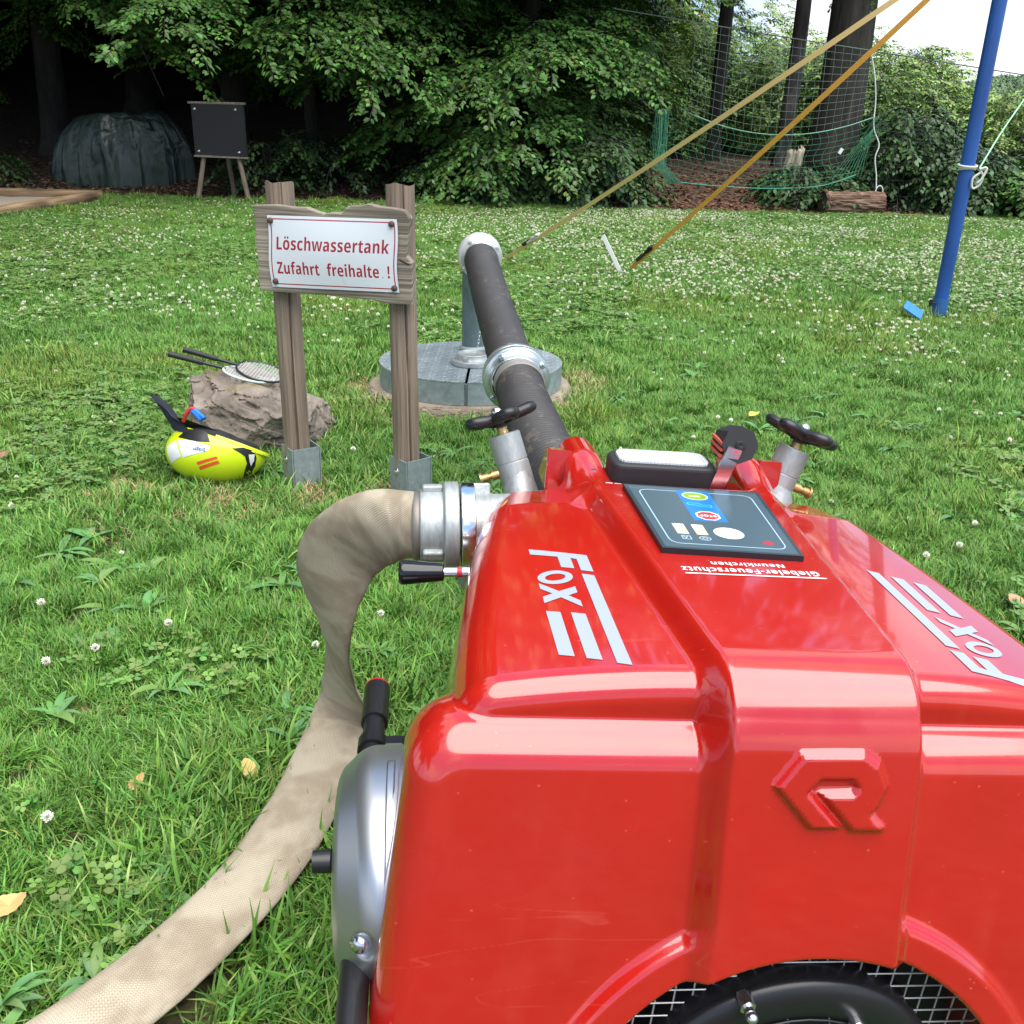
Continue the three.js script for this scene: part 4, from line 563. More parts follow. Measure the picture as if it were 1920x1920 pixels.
// fan opening: wire guard, shroud and bolts
{
  const wires = [], z0 = 0.045; const c = AR;
  const cut = (x, y) => hyp(x - c[0], y - c[1]) < 0.25;
  for (let k = -12; k <= 13; k++) { const y = c[1] + k * 0.0175 + 0.006; const r = Math.sqrt(Math.max(0, 0.25 ** 2 - (y - c[1]) ** 2)); if (r > 0.02) wires.push(rod([c[0] - r, y, z0], [c[0] + r, y, z0], 0.0011, 0.0011, 5)); }
  for (let k = -12; k <= 12; k++) { const x = c[0] + k * 0.0195; const r = Math.sqrt(Math.max(0, 0.25 ** 2 - (x - c[0]) ** 2)); if (r > 0.02) wires.push(rod([x, c[1] - r, z0 - 0.002], [x, c[1] + r, z0 - 0.002], 0.0011, 0.0011, 5)); }
  part(pump, 'wire_guard', wires, std(lin(0.62, 0.62, 0.62), 0.4, 0.6));
  part(pump, 'duct_floor', rod([c[0], c[1], -0.02], [c[0], c[1], -0.025], 0.256, 0.256, 48), M.blackSoft);
  const ring = new THREE.TorusGeometry(0.145, 0.026, 16, 72); ring.scale(1, 1, 0.5); ring.translate(c[0] + 0.015, c[1] + 0.028, 0.065); part(pump, 'exhaust_ring', [ring, rod([c[0] + 0.015, c[1] + 0.028, -0.02], [c[0] + 0.015, c[1] + 0.028, 0.065], 0.168, 0.17, 48, true)], M.black);
  const dome = []; for (let k = 0; k < 9; k++) { const t = new THREE.TorusGeometry(0.13 * Math.sin((k + 1) / 10 * 1.5), 0.0018, 5, 40); t.translate(c[0] + 0.015, c[1] + 0.028, 0.07 + 0.03 * Math.cos((k + 1) / 10 * 1.5)); dome.push(t); }
  for (let k = 0; k < 18; k++) { const a = k * 0.349; dome.push(tube([0, 0.4, 0.8, 1.2, 1.5].map(q => [c[0] + 0.015 + Math.cos(a) * 0.13 * Math.sin(q), c[1] + 0.028 + Math.sin(a) * 0.13 * Math.sin(q), 0.07 + 0.03 * Math.cos(q)]), 0.0018, 10, 5)); }
  part(pump, 'exhaust_screen', dome, M.black); part(pump, 'exhaust_core', rod([c[0] + 0.015, c[1] + 0.028, 0.04], [c[0] + 0.015, c[1] + 0.028, 0.062], 0.13, 0.13, 40), M.blackSoft);
  for (const [x, y] of [[-0.028, 0.352], [0.094, 0.322], [-0.11, 0.28]]) part(pump, 'bolt', [rod([x, y, 0.07], [x, y, 0.086], 0.0085, 0.0085, 6), rod([x, y, 0.086], [x, y, 0.093], 0.0055), sphere(0.0062, x, y, 0.097)], M.steel);
  part(pump, 'guard_bracket', box(0.05, 0.02, 0.006, c[0] + 0.0, c[1] + 0.226, 0.05, 0.002), M.black);
}
// engine block and skid frame under the hood
part(pump, 'engine_block', box(0.5, 0.16, 0.5, CX, 0.16, -0.28, 0.02), M.blackSoft);
for (const k of [-1, 1]) part(pump, 'skid', [tube([[CX + k * 0.3, 0.09, 0.07], [CX + k * 0.3, 0.02, 0.02], [CX + k * 0.3, 0.02, -0.58], [CX + k * 0.3, 0.09, -0.63]], 0.018, 40, 10), rod([CX + k * 0.3, 0.02, -0.1], [CX + k * 0.25, 0.2, -0.1], 0.015), rod([CX + k * 0.3, 0.02, -0.45], [CX + k * 0.25, 0.2, -0.45], 0.015)], M.black);
part(pump, 'inlet', [rod([0.03, 0.43, -0.45], [0.03, 0.43, -0.74], 0.075, 0.075, 40), rod([0.03, 0.43, -0.70], [0.03, 0.43, -0.76], 0.095, 0.095, 40)], M.castAlu);
part(pump, 'pump_housing', [sphere(0.18, 0.0, 0.42, -0.5, 1.1, 0.9, 0.6, 28), rod([-0.28, 0.56, -0.545], [-0.1, 0.45, -0.545], 0.05, 0.07), rod([-0.212, 0.66, -0.642], [-0.18, 0.5, -0.58], 0.0225, 0.05), rod([0.196, 0.65, -0.616], [0.18, 0.5, -0.58], 0.0225, 0.05), rod([0.0, 0.42, -0.5], [0.0, 0.1, -0.5], 0.1, 0.16)], M.castAlu);

// the hood sits a little askew on the level frame: lean the thing, keep the frame parts where they stand
{
  pump.updateMatrix(); const old = pump.matrix.clone();
  pump.rotation.set(0, THREE.MathUtils.degToRad(6.5), THREE.MathUtils.degToRad(-4), 'YXZ'); pump.position.set(0.2375, 0.0016, -0.7853); pump.updateMatrix();
  const back = pump.matrix.clone().invert().multiply(old), lean = /^(hood|control_panel|panel_frame|work_lamp|lever_bar|lever_knob|lifting_lug|wire_guard|duct_floor|exhaust|bolt|guard_bracket)/;
  for (const c of pump.children) if (!lean.test(c.name)) c.applyMatrix4(back);
}

// ---------- suction line ----------
const rubberTex = tex(512, 512, (u, v) => { const n = tileN(u, v, 8, 8, 12, 5), s = sstep(0.55, 0.8, tileN(u, v, 30, 34, 31, 5)) * sstep(0.45, 0.6, tileN(u, v, 3, 3, 33, 3)), k = 0.20 + 0.06 * (n - 0.5); return mix3([k, k * 0.97, k * 0.98], [0.42, 0.38, 0.32], s * 0.55); });
const rubber = std(lin(1, 1, 1), 0.55, 0, { map: rubberTex });
function ribbed(pts, r, len, pitch, depth) { // hose with fine ribs along a curve
  const c = new THREE.CatmullRomCurve3(pts.map(p => V(...p))), n = Math.round(len / pitch * 5), fr = c.computeFrenetFrames(n, false), P = [];
  return grid(36, n, (u, v) => { const i = Math.round(v * n), p = c.getPointAt(v), a = u * 6.2832, k = r + depth * (Math.cos(v * len / pitch * 6.2832) - 1) * 0.5; const d = fr.normals[i].clone().multiplyScalar(Math.cos(a) * k).addScaledVector(fr.binormals[i], Math.sin(a) * k); return [p.x + d.x, p.y + d.y, p.z + d.z, u * 1.0, v * len * 1.6]; }, true);
}
function storz(parent, name, at, dir, r, mat) { // two locked rings with lugs; at = joint
  const g = new THREE.Group(); g.name = name; g.position.set(...at); g.quaternion.setFromUnitVectors(V(0, 1, 0), V(...dir).normalize()); parent.add(g);
  part(g, 'coupling_ring', latheAt([[r * 0.76, -0.055], [r * 0.8, -0.052], [r * 0.8, -0.03], [r * 0.97, -0.026], [r, -0.022], [r, -0.004], [r * 0.97, -0.001], [r * 0.9, 0]], [0, 0, 0], [0, 1, 0], 56), mat);
  part(g, 'coupling_ring', latheAt([[r * 0.9, 0.001], [r * 0.97, 0.002], [r, 0.005], [r, 0.022], [r * 0.97, 0.026], [r * 0.8, 0.03], [r * 0.8, 0.052], [r * 0.76, 0.055]], [0, 0, 0], [0, 1, 0], 56), mat);
  for (let k = 0; k < 4; k++) { const a = k * 1.571 + 0.5; for (const s of [-1, 1]) part(g, 'coupling_lug', box(0.014, 0.026, 0.016, 0, 0, 0, 0.004).translate(r * 0.88, s * 0.04, 0).rotateY(a + s * 0.2), mat); }
  return g;
}
{
  const far = thing('suction_hose', 'black suction hose sloping from the standpipe flange down to the middle coupling', 'suction hose', [0, 0, 0], 0, 'suction hoses');
  part(far, 'hose', ribbed([[-0.168, 0.632, -4.36], [-0.11, 0.56, -3.85], [-0.05, 0.497, -3.35], [0.0, 0.45, -2.93]], 0.073, 1.46, 0.011, 0.0022), rubber);
  part(far, 'hose_collar', latheAt([[0.0, -0.002], [0.074, 0], [0.077, 0.004], [0.077, 0.05], [0.073, 0.052]], [-0.168, 0.632, -4.375], [0.117, -0.14, 1], 40), M.galv);
  storz(far, 'hose_coupling', [0.002, 0.447, -2.90], [0.11, -0.06, 1], 0.103, M.galv);
  const nr = thing('suction_hose', 'ribbed black suction hose running from the middle coupling under the red hood', 'suction hose', [0, 0, 0], 0, 'suction hoses');
  part(nr, 'hose', ribbed([[0.006, 0.446, -2.86], [0.045, 0.442, -2.45], [0.105, 0.436, -2.0], [0.235, 0.43, -1.54]], 0.072, 1.36, 0.0165, 0.009), rubber);
  for (let k = 0; k < 3; k++) part(nr, 'hose_band', latheAt([[0.071, 0], [0.0765, 0.001], [0.0765, 0.014], [0.071, 0.015]], [0.010 + k * 0.0024, 0.4455, -2.842 + k * 0.022], [0.11, -0.01, 1], 40), std(lin(0.22, 0.21, 0.20), 0.5, 0.3));
}
{ // tank access: concrete base, lid, standpipe, blind cap
  const conc = std(lin(1, 1, 1), 0.95, 0, { map: tex(256, 256, (u, v) => { const n = tileN(u, v, 8, 8, 61, 5); return mix3([0.42, 0.37, 0.32], [0.66, 0.61, 0.54], n); }), bumpMap: tex(256, 256, (u, v) => tileN(u, v, 22, 22, 62, 4), { srgb: false }), bumpScale: 0.012 });
  const b = thing('concrete_well', 'round concrete base ring sunk in the lawn under the metal lid', 'concrete base', [-0.207, 0, -4.39]);
  part(b, 'concrete_ring', mapUV(grid(64, 8, (u, v) => { const a = u * 6.2832, pr = [[0.50, -0.05], [0.485, 0.0], [0.475, 0.03], [0.466, 0.05], [0.455, 0.058], [0.3, 0.058], [0.2, 0.058], [0.1, 0.058], [0, 0.058]][Math.round(v * 8)], k = pr[0] * (1 + 0.035 * (fbm(Math.cos(a) * 3, pr[1] * 9, Math.sin(a) * 3, 3) - 0.5)); return [Math.cos(a) * k, pr[1], Math.sin(a) * k]; }, true), 6, 1), conc);
  const lid = thing('manhole_cover', 'round galvanised chequer plate lid with a slit on the concrete base', 'manhole lid', [-0.207, 0.06, -4.39]);
  const r = 0.42, sh = new THREE.Shape(), g0 = 0.019; sh.moveTo(Math.sin(g0) * r, -Math.cos(g0) * r); for (let k = 1; k <= 90; k++) { const a = lerp(g0, 6.2832 - g0, k / 90); sh.lineTo(Math.sin(a) * r, -Math.cos(a) * r); } sh.lineTo(-0.008, -0.12); sh.lineTo(0.008, -0.12);
  const pg = new THREE.ExtrudeGeometry(sh, { depth: 0.005, bevelEnabled: true, bevelSize: 0.002, bevelThickness: 0.002, bevelSegments: 2 }); pg.rotateX(-Math.PI / 2); pg.translate(0, 0.097, 0);
  const tear = tex(256, 256, (u, v) => { let h = 0; for (let i = -1; i <= 4; i++) for (let j = -1; j <= 4; j++) { const cx = (i + 0.5 * (j & 1)) / 4 + 0.125, cy = j / 4 + 0.125, dx = u - cx, dy = v - cy, s = ((i + j) & 1) ? 0.785 : -0.785, a = dx * Math.cos(s) + dy * Math.sin(s), b2 = -dx * Math.sin(s) + dy * Math.cos(s); h = Math.max(h, 1 - hyp(a / 0.13, b2 / 0.04)); } return clamp(h * 1.6, 0, 1); }, { srgb: false, repeat: [8, 8] });
  const plateMat = std(lin(0.62, 0.66, 0.70), 0.46, 0.7, { map: galvTex, bumpMap: tear, bumpScale: 0.006 });
  part(lid, 'lid_plate', pg, plateMat);
  part(lid, 'lid_rim', mapUV(grid(120, 1, (u, v) => { const a = lerp(g0, 6.2832 - g0, u); return [Math.sin(a) * (r + 0.001), 0.0 + v * 0.098, Math.cos(a) * (r + 0.001)]; }), 8, 0.3), std(lin(0.5, 0.55, 0.56), 0.55, 0.5, { map: galvTex, side: THREE.DoubleSide }));
  part(lid, 'slit_frame', [box(0.06, 0.09, 0.012, 0, 0.045, r - 0.02), box(0.004, 0.08, 0.3, -0.014, 0.05, r - 0.16), box(0.004, 0.08, 0.3, 0.014, 0.05, r - 0.16)], M.galvDull);
  const sp = thing('standpipe', 'green grey galvanised standpipe with pale flange rising from the lid', 'standpipe', [-0.207, 0.164, -4.62]);
  part(sp, 'pipe', tube([[0, -0.01, 0], [0, 0.2, 0], [0, 0.36, 0.0], [0.005, 0.44, 0.03], [0.018, 0.475, 0.11], [0.034, 0.478, 0.2]], 0.055, 40, 28), std(lin(0.17, 0.22, 0.22), 0.6, 0.3, { map: galvTex }));
  part(sp, 'pipe_foot', latheAt([[0.056, 0], [0.068, 0.002], [0.068, 0.012], [0.06, 0.02], [0.056, 0.022]], [0, -0.001, 0], [0, 1, 0], 32), M.galvDull);
  const fl = storz(sp, 'flange', [0.037, 0.470, 0.232], [0.117, -0.14, 1], 0.098, std(lin(0.55, 0.55, 0.54), 0.5, 0.35));
  const cap = thing('blind_cap', 'grey cast blind cap with chain lying on the chequer plate lid', 'blind cap', [-0.195, 0.164, -4.305]);
  part(cap, 'cap_disc', latheAt([[0, 0], [0.094, 0], [0.098, 0.004], [0.098, 0.022], [0.094, 0.026], [0.074, 0.026], [0.074, 0.048], [0.07, 0.052], [0.064, 0.052], [0.062, 0.04], [0, 0.038]], [0, 0.0, 0], [0, 1, 0], 48), M.castAlu);
  for (let k = 0; k < 2; k++) part(cap, 'cap_lug', box(0.016, 0.022, 0.02, 0, 0, 0, 0.004).translate(0.082, 0.036, 0).rotateY(1.2 + k * 3.14), M.castAlu);
  const links = []; for (let k = 0; k < 16; k++) { const t = k / 15, l = new THREE.TorusGeometry(0.006, 0.0015, 5, 10); l.scale(0.7, 1.3, 1); l.rotateY(k % 2 ? 1.57 : 0); l.translate(lerp(0.02, 0.045, t), lerp(0.05, 0.27, t), lerp(0.03, -0.255, t) + 0.09 * Math.sin(t * 3.14)); links.push(l); } part(cap, 'chain', links, M.steel);
}

// ---------- flat pressure hose ----------
{
  const h = thing('fire_hose', 'beige woven fire hose lying flat on the grass and coupled to the pump', 'fire hose');
  const k = [ // centre, width direction, half width, half thickness
    [[-0.118, 0.612, -1.293], [0, 1, 0.05], 0.047, 0.047], [[-0.15, 0.612, -1.297], [0, 1, 0.05], 0.05, 0.044], [[-0.185, 0.607, -1.302], [-0.05, 1, 0.05], 0.058, 0.03], [[-0.222, 0.588, -1.315], [-0.35, 0.92, 0.1], 0.0625, 0.018], [[-0.258, 0.548, -1.338], [-0.66, 0.72, 0.05], 0.0635, 0.011], [[-0.283, 0.492, -1.36], [-0.86, 0.42, -0.2], 0.06, 0.009], [[-0.296, 0.42, -1.395], [-0.75, 0.15, -0.62], 0.057, 0.01], [[-0.302, 0.34, -1.45], [-0.5, 0.05, -0.86], 0.058, 0.01], [[-0.306, 0.245, -1.52], [-0.5, 0.08, -0.86], 0.061, 0.009], [[-0.311, 0.155, -1.58], [-0.7, 0.1, -0.7], 0.062, 0.009], [[-0.318, 0.09, -1.615], [-0.88, 0.08, -0.45], 0.063, 0.009], [[-0.328, 0.06, -1.6], [-0.97, 0.03, -0.2], 0.063, 0.01], [[-0.34, 0.05, -1.48], [-0.99, 0, -0.12], 0.064, 0.0105], [[-0.354, 0.048, -1.35], [-0.97, 0.02, -0.2], 0.064, 0.011], [[-0.392, 0.048, -1.19], [-0.92, -0.03, -0.38], 0.064, 0.011], [[-0.45, 0.048, -1.06], [-0.83, -0.02, -0.55], 0.064, 0.011], [[-0.512, 0.048, -0.955], [-0.8, 0, -0.6], 0.064, 0.011], [[-0.62, 0.048, -0.82], [-0.76, 0, -0.65], 0.064, 0.011], [[-0.76, 0.048, -0.66], [-0.74, 0, -0.67], 0.064, 0.011]];
  const c = new THREE.CatmullRomCurve3(k.map(q => V(...q[0]))), w = new THREE.CatmullRomCurve3(k.map(q => V(...q[1]))), s = new THREE.CatmullRomCurve3(k.map(q => V(q[2], q[3], 0)));
  const n = 260, len = c.getLength();
  const geo = grid(40, n, (u, v) => { const p = c.getPoint(v), T = c.getTangent(v), W = w.getPoint(v); W.addScaledVector(T, -W.dot(T)).normalize(); const N = V().crossVectors(T, W).normalize(), q = s.getPoint(v), a = u * 6.2832, cc = Math.cos(a), ss = Math.sin(a), e = q.y / q.x > 0.7 ? 1 : 0.8, wv = 1 + 0.06 * (fbm(v * 26, 2, cc * 1.2, 2) - 0.5), hh = q.y * (1 + 0.25 * (fbm(v * 34, 7, cc * 2, 2) - 0.5)); const X = q.x * wv * Math.sign(cc) * Math.pow(Math.abs(cc), e), Y = hh * ss; return [p.x + W.x * X + N.x * Y, p.y + W.y * X + N.y * Y, p.z + W.z * X + N.z * Y, u * 0.25, v * len]; }, true);
  const weave = tex(256, 256, (u, v) => { const a = (u * 40 + v * 10) % 1, b = (v * 40) % 1; return 0.5 + 0.25 * Math.sin(a * 6.2832) + 0.25 * Math.sin(b * 6.2832); }, { srgb: false, repeat: [9, 9] });
  const cloth = tex(512, 512, (u, v) => { const st = tileN(u, v, 5, 4, 71, 5), m = 0.9 + 0.1 * Math.sin((u * 80 + v * 20) * 6.2832) * Math.sin(v * 80 * 6.2832); return mix3([0.79, 0.74, 0.65], [0.67, 0.61, 0.52], sstep(0.42, 0.7, st)).map(c2 => c2 * m); }, { repeat: [4, 4] });
  part(h, 'hose_jacket', geo, std(lin(1, 1, 1), 0.85, 0, { map: cloth, bumpMap: weave, bumpScale: 0.0012 }));
  const g = new THREE.Group(); g.name = 'hose_coupling'; h.add(g); const ca = Math.cos(0.096), sa = Math.sin(0.096); const at = [-0.303 * ca - 0.542 * sa + 0.278, 0.612, 0.303 * sa - 0.542 * ca - 0.79]; g.position.set(...at); g.quaternion.setFromUnitVectors(V(0, 1, 0), V(-ca, 0, sa));
  part(g, 'coupling_ring', latheAt([[0.045, 0.001], [0.061, 0.002], [0.0645, 0.004], [0.0645, 0.021], [0.062, 0.024], [0.05, 0.026]], [0, 0, 0], [0, 1, 0], 56), M.castAlu);
  part(g, 'hose_tail', latheAt([[0.0535, 0.024], [0.0535, 0.056], [0.0525, 0.0585], [0.047, 0.0585]], [0, 0, 0], [0, 1, 0], 48), M.castAlu);
  part(g, 'binding', latheAt([[0.047, 0.055], [0.0505, 0.058], [0.0505, 0.066], [0.047, 0.07]], [0, 0, 0], [0, 1, 0], 48), std(lin(0.2, 0.18, 0.16), 0.5, 0.5));
  for (let q = 0; q < 3; q++) part(g, 'coupling_lug', box(0.012, 0.03, 0.016, 0, 0, 0, 0.004).translate(0.056, 0.04, 0).rotateY(q * 2.094 + 0.2), M.castAlu);
}

// ---------- sign ----------
const woodTex = (seed, a, b, su, sv) => tex(256, 512, (u, v) => { const n = tileN(u, v, su, sv, seed, 5), f = tileN(u, v, su * 4, sv, seed + 5, 3), blotch = tileN(u, v, 3, 3, seed + 9, 3); return mix3(a, b, clamp(0.5 + 1.3 * (n - 0.5) + 0.9 * (f - 0.5) + 0.7 * (blotch - 0.5), 0, 1)); });
const woodBump = tex(256, 512, (u, v) => 0.6 * tileN(u, v, 34, 3, 81, 4) + 0.4 * tileN(u, v, 70, 5, 83, 2), { srgb: false });
const postWood = std(lin(1, 1, 1), 0.88, 0, { map: woodTex(85, [0.42, 0.36, 0.31], [0.64, 0.57, 0.50], 60, 3), bumpMap: woodBump, bumpScale: 0.004 });
const greyWood = std(lin(1, 1, 1), 0.9, 0, { map: woodTex(87, [0.36, 0.33, 0.29], [0.66, 0.61, 0.55], 50, 3), bumpMap: woodBump, bumpScale: 0.004 });
{
  const sg = thing('wooden_sign', 'weathered wooden sign on two round posts reading Löschwassertank Zufahrt freihalte', 'sign', [-0.545, 0, -3.05], THREE.MathUtils.degToRad(-13.4));
  const post = (x, h, seed, crack) => {
    const r = 0.0425, rad = (a, y) => { let d = Math.abs(((a - crack + 0.25 * (noise3(y * 3, seed, 0) - 0.5) + 9.4248) % 6.2832) - 3.1416); const cr = Math.exp(-d * d / 0.0022) * sstep(0.12, 0.25, noise3(y * 2.2, seed + 3, 0)); return r * (1 + 0.07 * (fbm(Math.cos(a) * 1.5, y * 2.5, Math.sin(a) * 1.5 + seed, 3) - 0.5) + 0.02 * (noise3(Math.cos(a) * 9, y * 2, Math.sin(a) * 9) - 0.5)) * (1 - 0.42 * cr); };
    const lean = y => (y - 0.5) * -0.006;
    const side = grid(96, 90, (u, v) => { const a = u * 6.2832, y = 0.02 + v * (h - 0.02) - (v > 0.99 ? 0.012 * noise3(Math.cos(a) * 2 + seed, 0, Math.sin(a) * 2) : 0), k = rad(a, y); return [Math.cos(a) * k + lean(y), y, Math.sin(a) * k, u * 2, y * 1.6]; }, true);
    const cap = grid(96, 6, (u, v) => { const a = u * 6.2832, q = Math.max(v, 0.001), k = rad(a, h) * q; return [Math.cos(a) * k + lean(h), h - 0.012 * noise3(Math.cos(a) * 2 + seed, 0, Math.sin(a) * 2) * q - 0.004 * (1 - q) + 0.0005, Math.sin(a) * k, Math.cos(a) * q * 0.3, Math.sin(a) * q * 0.3]; }, true); cap.setIndex([...cap.index.array].reverse());
    const p = part(sg, 'post', [side, cap], postWood); p.position.x = x; return p;
  };
  post(-0.194, 0.998, 3, 1.05); post(0.197, 1.005, 8, 0.95);
  const bo = [[-0.249, 0.922], [-0.178, 0.926], [-0.12, 0.921], [-0.079, 0.922], [-0.055, 0.914], [-0.023, 0.905], [0.005, 0.911], [0.035, 0.91], [0.05, 0.924], [0.064, 0.932], [0.09, 0.933], [0.12, 0.940], [0.154, 0.934], [0.2, 0.931], [0.231, 0.926], [0.246, 0.906], [0.24, 0.86], [0.233, 0.799], [0.25, 0.779], [0.25, 0.72], [0.248, 0.661], [0.174, 0.66], [0.117, 0.669], [0.04, 0.671], [-0.029, 0.674], [-0.124, 0.673], [-0.245, 0.675], [-0.249, 0.72], [-0.244, 0.764], [-0.249, 0.80], [-0.246, 0.87]];
  const bs = new THREE.ExtrudeGeometry(poly(bo), { depth: 0.022, bevelEnabled: true, bevelSize: 0.004, bevelThickness: 0.004, bevelSegments: 2, curveSegments: 4 });
  { const u = bs.attributes.uv, p = bs.attributes.position; for (let i = 0; i < u.count; i++) u.setXY(i, p.getY(i) * 3 + p.getZ(i) * 3, p.getX(i) * 1.5); } bs.translate(0, 0, 0.047);
  part(sg, 'board', bs, greyWood, 'grey weathered board with a worn notch in its top edge');
  // splits in the board's right end
  part(sg, 'board_strip', [tube([[0.214, 0.79, 0.0738], [0.228, 0.783, 0.0738], [0.246, 0.776, 0.0738]], 0.0022, 10, 5)], std(lin(0.03, 0.025, 0.02), 0.95));
  const print = canvasTex(1280, 680, (c, w, h) => {
    c.fillStyle = '#d3d8de'; c.fillRect(0, 0, w, h); c.strokeStyle = '#9c2838'; c.lineWidth = 11; c.strokeRect(30, 32, w - 60, h - 64);
    c.fillStyle = '#9c2030'; c.textBaseline = 'alphabetic'; const fit = (t, x, y, wide, size) => { c.font = 'bold ' + size + 'px sans-serif'; const m = c.measureText(t).width; c.save(); c.translate(x, y); c.scale(wide / m, 1); c.fillText(t, 0, 0); c.restore(); };
    fit('Löschwassertank', 68, 318, 1130, 168); fit('Zufahrt', 78, 548, 440, 158); fit('freihalte', 590, 548, 520, 158); fit('.', 1130, 548, 16, 60); fit('!', 1180, 548, 34, 158);
    c.strokeStyle = 'rgba(60,60,60,0.5)'; c.lineWidth = 2; c.beginPath(); c.moveTo(735, 560); c.lineTo(760, 640); c.stroke();
  });
  const wav = (u, v) => { const e = Math.sin(v * 5.4 + 0.5); return [lerp(lerp(-0.204, 0.213, u), lerp(-0.207, 0.209, u), v) - 0.0035 * Math.sin(v * 6.28 - 0.3), lerp(lerp(0.686, 0.692, u), lerp(0.899, 0.904, u), v), 0.0765 + 0.010 * Math.sin(v * Math.PI) * (0.6 + 0.4 * Math.cos((u - 0.5) * 5))]; };
  part(sg, 'sign_plate', grid(30, 24, (u, v) => wav(u, v)), phys(lin(1, 1, 1), 0.35, { map: print, clearcoat: 0.5, clearcoatRoughness: 0.2, side: THREE.DoubleSide }), 'white enamel plate with red border and lettering');
  for (const [x, y] of [[-0.195, 0.884], [0.194, 0.89], [-0.19, 0.704], [0.199, 0.705]]) part(sg, 'screw', latheAt([[0, 0.0065], [0.005, 0.006], [0.0085, 0.003], [0.009, 0], [0.009, -0.006]], [x, y, 0.081], [0, 0, 1], 16), M.rust);
  const foot = (x, turn) => { const w = 0.094, t = 0.004, H = 0.16, g = new THREE.Group(); g.name = 'post_bracket'; g.position.set(x, 0, 0.0); g.rotation.y = turn; sg.add(g); part(g, 'bracket_plate', box(w, H, t, 0, H / 2 - 0.01, w / 2), M.galvDull); part(g, 'bracket_plate', box(t, H, w - t, w / 2 - t / 2, H / 2 - 0.01, -t / 2 + 0.0), M.galvDull); part(g, 'bracket_plate', box(w, H, t, 0, H / 2 - 0.01, -w / 2 - t), M.galvDull); part(g, 'bolt', [latheAt([[0.012, 0], [0.012, 0.002], [0.008, 0.003], [0.007, 0.007], [0, 0.008]], [-0.01, 0.105, w / 2 + t / 2], [0, 0, 1], 16), latheAt([[0.008, 0], [0.007, 0.005], [0, 0.006]], [0.0, 0.012, w / 2 + t / 2], [0, 0, 1], 12)], M.steel); };
  foot(-0.180, -0.75); foot(0.212, -0.62);
}

// ---------- rock, rackets, helmet ----------
{
  const N = [[[-0.2, 0.93, 0.3], 0.150], [[0.42, 0.86, 0.2], 0.135], [[-0.05, 0.30, 0.95], 0.175], [[-0.97, 0.1, 0.25], 0.25], [[0.93, 0.3, 0.2], 0.25], [[0, 0.15, -1], 0.17], [[-0.62, 0.6, 0.5], 0.255], [[0.35, -0.35, 0.87], 0.18], [[-0.45, -0.2, 0.87], 0.22], [[0.6, 0.45, 0.66], 0.225]].map(([n, d]) => { const l = Math.hypot(...n); return [n.map(v => v / l), d]; });
  const f = (x, y, z) => { const yy = y - 0.13; let d = -1; for (const [n, o] of N) d = rmax(d, n[0] * x + n[1] * yy + n[2] * z - o, 0.006); d = Math.max(d, -0.05 - y); const st = noise3(x * 7 + 3, (yy + 0.35 * x) * 34, z * 7); return (d + 0.030 * Math.abs(2 * fbm(x * 6, yy * 10 + x * 4, z * 6, 4) - 1) - 0.018 * (fbm(x * 5 + 9, yy * 5, z * 5, 2) - 0.5) - 0.026 * (Math.round(st * 3) / 3 - 0.5) * sstep(0.35, 0.6, fbm(x * 4, yy * 4 + 7, z * 4, 2)) - 0.016 * (fbm(x * 30, yy * 30, z * 30, 3) - 0.5)) * 0.7; };
  const g = sdfMesh(f, [-0.36, -0.06, -0.25], [0.36, 0.36, 0.26], 0.005, (x, y, z) => [x * 2, y * 2 + z]);
  const p = g.attributes.position, C = []; for (let i = 0; i < p.count; i++) { const x = p.getX(i), y = p.getY(i), z = p.getZ(i), n = fbm(x * 9, y * 14, z * 9, 4), m = fbm(x * 26, y * 40, z * 26, 3), ms = sstep(0.58, 0.7, fbm(x * 5 + 4, y * 5, z * 5, 3)); C.push(...mix3(mix3([0.105, 0.085, 0.068], [0.29, 0.24, 0.195], clamp(0.5 + 1.5 * (n - 0.5) + 0.8 * (m - 0.5), 0, 1)), [0.20, 0.17, 0.08], ms * 0.6)); }
  g.setAttribute('color', new THREE.Float32BufferAttribute(C, 3));
  const r = single('boulder', 'brown rough boulder lying on the lawn behind the left sign post', 'rock', g, std(lin(1, 1, 1), 0.9, 0, { vertexColors: true, bumpMap: tex(256, 256, (u, v) => tileN(u, v, 20, 20, 91, 5), { srgb: false }), bumpScale: 0.012 })); r.position.set(-1.0, -0.005, -3.55); r.rotation.set(0, 0.1, 0); r.scale.set(0.9, 0.92, 0.9);
}
